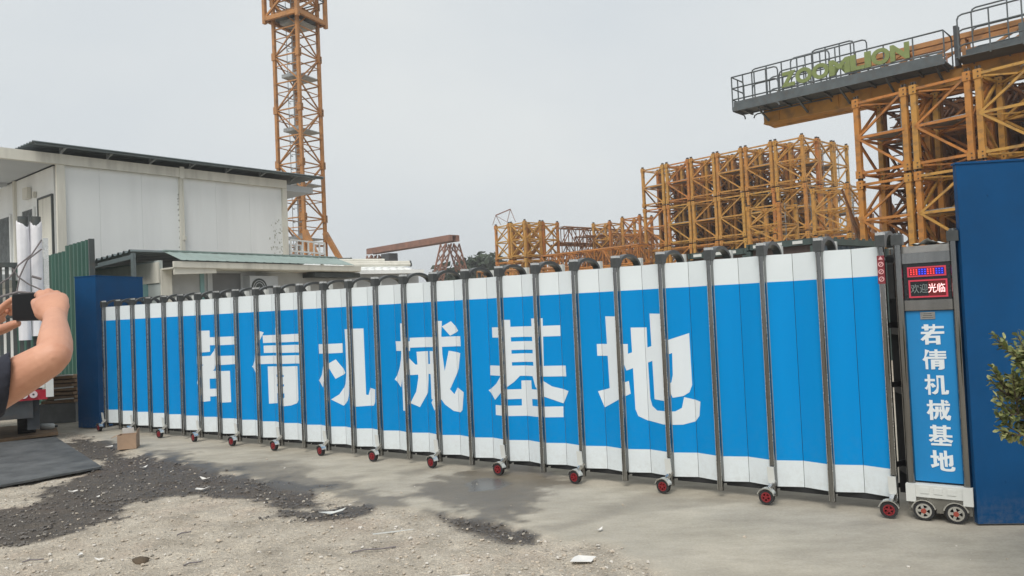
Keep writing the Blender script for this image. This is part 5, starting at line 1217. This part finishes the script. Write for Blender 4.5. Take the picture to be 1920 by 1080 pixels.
def body(mb):
    # torso and neck
    mb.tube([HIP - UP_ * .06, HIP + UP_ * .06, HIP + UP_ * .2, NK - UP_ * .20, NK - UP_ * .07, NK - UP_ * .0], [.16, .165, .15, .18, .185, .09], 20, 0, True, [.11, .115, .105, .12, .105, .06], RGT_)
    mb.tube([NK - UP_ * .04, NK + UP_ * .05, HEAD - UP_ * .05], [.062, .056, .058], 14)
    # head, jaw, nose, ears
    mb.tube([HEAD + UP_ * z + FWD_ * y for z, y in ((-.118, .04), (-.108, .036), (-.085, .026), (-.05, .014), (0, .004), (.05, -.004), (.09, -.008), (.115, -.008), (.125, -.008))], [.022, .038, .054, .066, .073, .075, .065, .04, .01], 22, 0, True, [.02, .036, .058, .076, .090, .096, .084, .05, .01], RGT_)
    mb.tube([HEAD + FWD_ * .088 + UP_ * .022, HEAD + FWD_ * .100 - UP_ * .005, HEAD + FWD_ * .109 - UP_ * .027, HEAD + FWD_ * .09 - UP_ * .036], [.008, .010, .0135, .011], 10)
    for s_ in (-1, 1): mb.tube([HEAD + FWD_ * .079 + UP_ * .034 + RGT_ * s_ * .012, HEAD + FWD_ * .074 + UP_ * .037 + RGT_ * s_ * .045], [.008, .006], 8)
    mb.tube([HEAD + FWD_ * .071 - UP_ * .062 - RGT_ * .024, HEAD + FWD_ * .0815 - UP_ * .061, HEAD + FWD_ * .071 - UP_ * .062 + RGT_ * .024], [.005, .009, .005], 8)
    for s_ in (-1, 1):
        mb.tube([HEAD + RGT_ * s_ * .077 + UP_ * z for z in (-.032, -.01, .02, .034)], [.008, .014, .018, .008], 8, 0, True, [.006, .008, .008, .006])
    # right arm
    def arm(sh, el, wr, k=1.0):
        mb.tube([sh - (el - sh) * .12, sh, sh.lerp(el, .35), sh.lerp(el, .72), el.lerp(sh, .05), el, el + (el - sh).normalized() * .018, el + (el - sh).normalized() * .027], [.05, .054, .050, .045, .039, .034, .024, .010], 18)
        dw = (wr - el).normalized(); mb.tube([el - dw * .030, el - dw * .022, el - dw * .006, el.lerp(wr, .12), el.lerp(wr, .3), el.lerp(wr, .55), el.lerp(wr, .82), wr], [.010, .022, .032, .036, .0365, .0325, .027, .0245], 18)
    arm(SHR, ELR, WRR); arm(SHL, ELL, WRL)
    # right hand: palm wraps the end of the phone, back of the hand towards the camera
    side = Vector((1, .10, 0)).normalized()
    pts = [P(104, 600, 1.895), WRR, P(100, 579, 1.94), P(96, 568, 1.965), P(95, 562, 1.98), P(94, 559, 1.985)]
    mb.tube(pts, [.026, .028, .036, .041, .039, .031], 18, 0, True, [.023, .023, .025, .024, .020, .015], side)
    for x, y, dx, r in ((118, 562, 2, .0108), (106, 553, -1, .0115), (92, 549.5, -3, .0118), (78, 552, -5, .0112)):
        k0 = P(x, y + 7, 1.975); k1 = P(x + dx * .3, y - 0.5, 2.0); k2 = P(x + dx * 2, y + 4, 2.045); k3 = P(x + dx * 3, y + 13, 2.085); k4 = P(x + dx * 3 - 4, y + 22, 2.09)
        mb.tube([k0.lerp(k1, -.6), k0, k1, k2, k3, k4], [r * .6, r * .85, r * 1.1, r * .85, r * .85, r * .66], 10)
    mb.tube([P(93, 592, 1.92), P(80, 586, 1.945), P(71, 574, 1.962), P(66, 566, 1.985)], [.021, .020, .0145, .011], 12)     # thumb base and thumb along the near edge
    mb.tube([P(92, 590, 1.93), P(83, 592, 1.95), P(80, 588, 1.97)], [.022, .016, .011], 10)
    # left hand: index on the top corner, thumb under the phone
    mb.tube([WRL, P(-55, 624, 2.11), P(-30, 604, 2.12), P(-10, 594, 2.125)], [.029, .036, .04, .03], 16, 0, True, [.024, .024, .025, .02], Vector((.2, .1, 1)))
    finger(mb, [P(-14, 592, 2.12), P(2, 579, 2.115), P(14, 568, 2.108), P(25, 560, 2.10)], .0115, .0075)
    finger(mb, [P(-12, 598, 2.13), P(4, 583, 2.145), P(16, 572, 2.14), P(24, 576, 2.125)], .0115, .009)
    finger(mb, [P(-12, 604, 2.14), P(2, 592, 2.16), P(14, 582, 2.15), P(22, 588, 2.13)], .011, .008)
    finger(mb, [P(-16, 610, 2.15), P(-2, 602, 2.17), P(8, 598, 2.16)], .010, .0075)
    finger(mb, [P(-42, 632, 2.10), P(-14, 622, 2.085), P(8, 616, 2.075), P(24, 609, 2.07), P(36, 605, 2.068)], .018, .0098)
    # legs
    for s_ in (-1, 1):
        h = HIP + RGT_ * s_ * .085; f = Vector((h.x, h.y, .09)) + RGT_ * s_ * .05; kn = h.lerp(f, .5) + FWD_ * .02
        mb.tube([h, h.lerp(kn, .5), kn, kn.lerp(f, .35), f], [.085, .078, .056, .056, .038], 14)
fused("body", body, .0031, 2, M['skin'], person)
def shirt(mb):
    mb.tube([HIP - UP_ * .09, HIP + UP_ * .06, HIP + UP_ * .2, NK - UP_ * .20, NK - UP_ * .07, NK - UP_ * .0, NK + UP_ * .015], [.17, .17, .165, .185, .19, .10, .075], 22, 0, True, [.135, .135, .13, .142, .125, .085, .07], RGT_)
    for sh, el in ((SHR, ELR), (SHL, ELL)):
        n0 = len(mb.v); ax_ = (el - sh).normalized(); c_ = sh.lerp(el, .605); nv_ = Vector((.77, .63, -.04)).normalized()
        mb.tube([sh - (el - sh) * .25, sh - (el - sh) * .1, sh, sh.lerp(el, .25), sh.lerp(el, .58), c_], [.06, .066, .063, .060, .0585, .0585], 22)
        for k in range(n0, len(mb.v)):
            v = Vector(mb.v[k]); t_ = max(0, min(1, ((v - sh).dot(ax_) / (el - sh).length - .2) / .4)); q_ = sh + ax_ * (v - sh).dot(ax_); mb.v[k] = tuple(v - ax_ * ((v - q_).dot(nv_) / max(.3, abs(ax_.dot(nv_))) * t_))
fused("shirt", shirt, .006, 2, M['cloth'], person)
def trousers(mb):
    mb.tube([HIP - UP_ * .14, HIP - UP_ * .02, HIP + UP_ * .05], [.185, .185, .178], 20, 0, True, [.13, .13, .125], RGT_)
    for s_ in (-1, 1):
        h = HIP + RGT_ * s_ * .09 - UP_ * .05; f = Vector((h.x, h.y, .05)) + RGT_ * s_ * .05; kn = h.lerp(f, .5) + FWD_ * .02
        mb.tube([h, h.lerp(kn, .5), kn, f], [.10, .094, .076, .068], 16)
fused("trousers", trousers, .01, 3, M['trouser'], person)
def hairf(mb):
    mb.tube([HEAD + UP_ * z + FWD_ * y for z, y in ((-.03, -.06), (.03, -.035), (.075, -.02), (.11, -.012), (.135, -.01), (.142, -.01))], [.062, .08, .078, .064, .035, .01], 20, 0, True, [.05, .075, .092, .078, .045, .012], RGT_)
fused("hair", hairf, .006, 2, M['hair'], person)
for s_ in (-1, 1):
    def shoe(mb, s_=s_):
        a = HIP + RGT_ * s_ * .14; a = Vector((a.x, a.y, .045)); mb.tube([a - FWD_ * .09, a - FWD_ * .05, a + FWD_ * .06, a + FWD_ * .15, a + FWD_ * .18], [.03, .042, .045, .042, .02], 14, 0, True, [.035, .042, .04, .03, .02], RGT_)
    fused("shoe", shoe, .008, 2, M['black'], person)
    mb = MB(); c = HEAD + FWD_ * .0765 + UP_ * .016 + RGT_ * s_ * .031
    mb.tube([c - UP_ * .006, c - UP_ * .004, c, c + UP_ * .004, c + UP_ * .006], [.003, .009, .011, .009, .003], 12); ey = mb.build("eye", M['white_eye'], person)
    mb = MB(); mb.ring(c + FWD_ * .0095, FWD_, 0, .005, .004, 12); mb.build("iris", M['iris'], ey)
ph_c = (P(25, 552, 2.075) + P(26, 602, 2.075)) / 2; pr_ = (P(92, 577, 1.99) - ph_c); pr_.z *= .3; pr_.normalize()
phone = thing("mobile_phone", "black mobile phone held up sideways by the person at left edge", "phone", (0, 0, 0))
pu = (Vector((0, 0, 1)) - pr_ * pr_.z).normalized(); pn = pr_.cross(pu)
def rrect(w_, h_, r, n=5):
    o = []
    for cx, cy, a0 in ((w_ / 2 - r, h_ / 2 - r, 0), (-w_ / 2 + r, h_ / 2 - r, 90), (-w_ / 2 + r, -h_ / 2 + r, 180), (w_ / 2 - r, -h_ / 2 + r, 270)):
        for k in range(n): a = R(a0 + 90 * k / (n - 1)); o.append((cx + r * math.cos(a), cy + r * math.sin(a)))
    return o
mb = MB(); pc = ph_c + pr_ * .075; mb.prism(rrect(.15, .074, .010), pc - pn * .004, pr_, pu, .008); mb.build("phone_body", M['phone'], phone)
mb = MB(); mb.prism(rrect(.144, .068, .008), pc + pn * .0041, pr_, pu, .0006); mb.prism(rrect(.144, .068, .008), pc - pn * .0047, pr_, pu, .0006); mb.build("glass_face", pm("phone_screen", (0.009, 0.010, 0.012), 0.5, 0, 0.1, 4, spec=0.12), phone)

# ------------------------------------------------------------------ hazy air over the whole yard
hz = bpy.data.materials.new("haze_air"); hz.use_nodes = True; hz.node_tree.nodes.clear()
ho = hz.node_tree.nodes.new("ShaderNodeOutputMaterial"); hv = hz.node_tree.nodes.new("ShaderNodeVolumePrincipled")
hv.inputs["Color"].default_value = (0.985, 0.99, 1.0, 1); hv.inputs["Density"].default_value = 0.0013; hv.inputs["Anisotropy"].default_value = 0.2
hz.node_tree.links.new(hv.outputs[0], ho.inputs["Volume"])
mb = MB(); mb.box((0, 290, 13.0), (900, 900, 30.0)); tag(mb.build("haze", hz), kind="stuff")
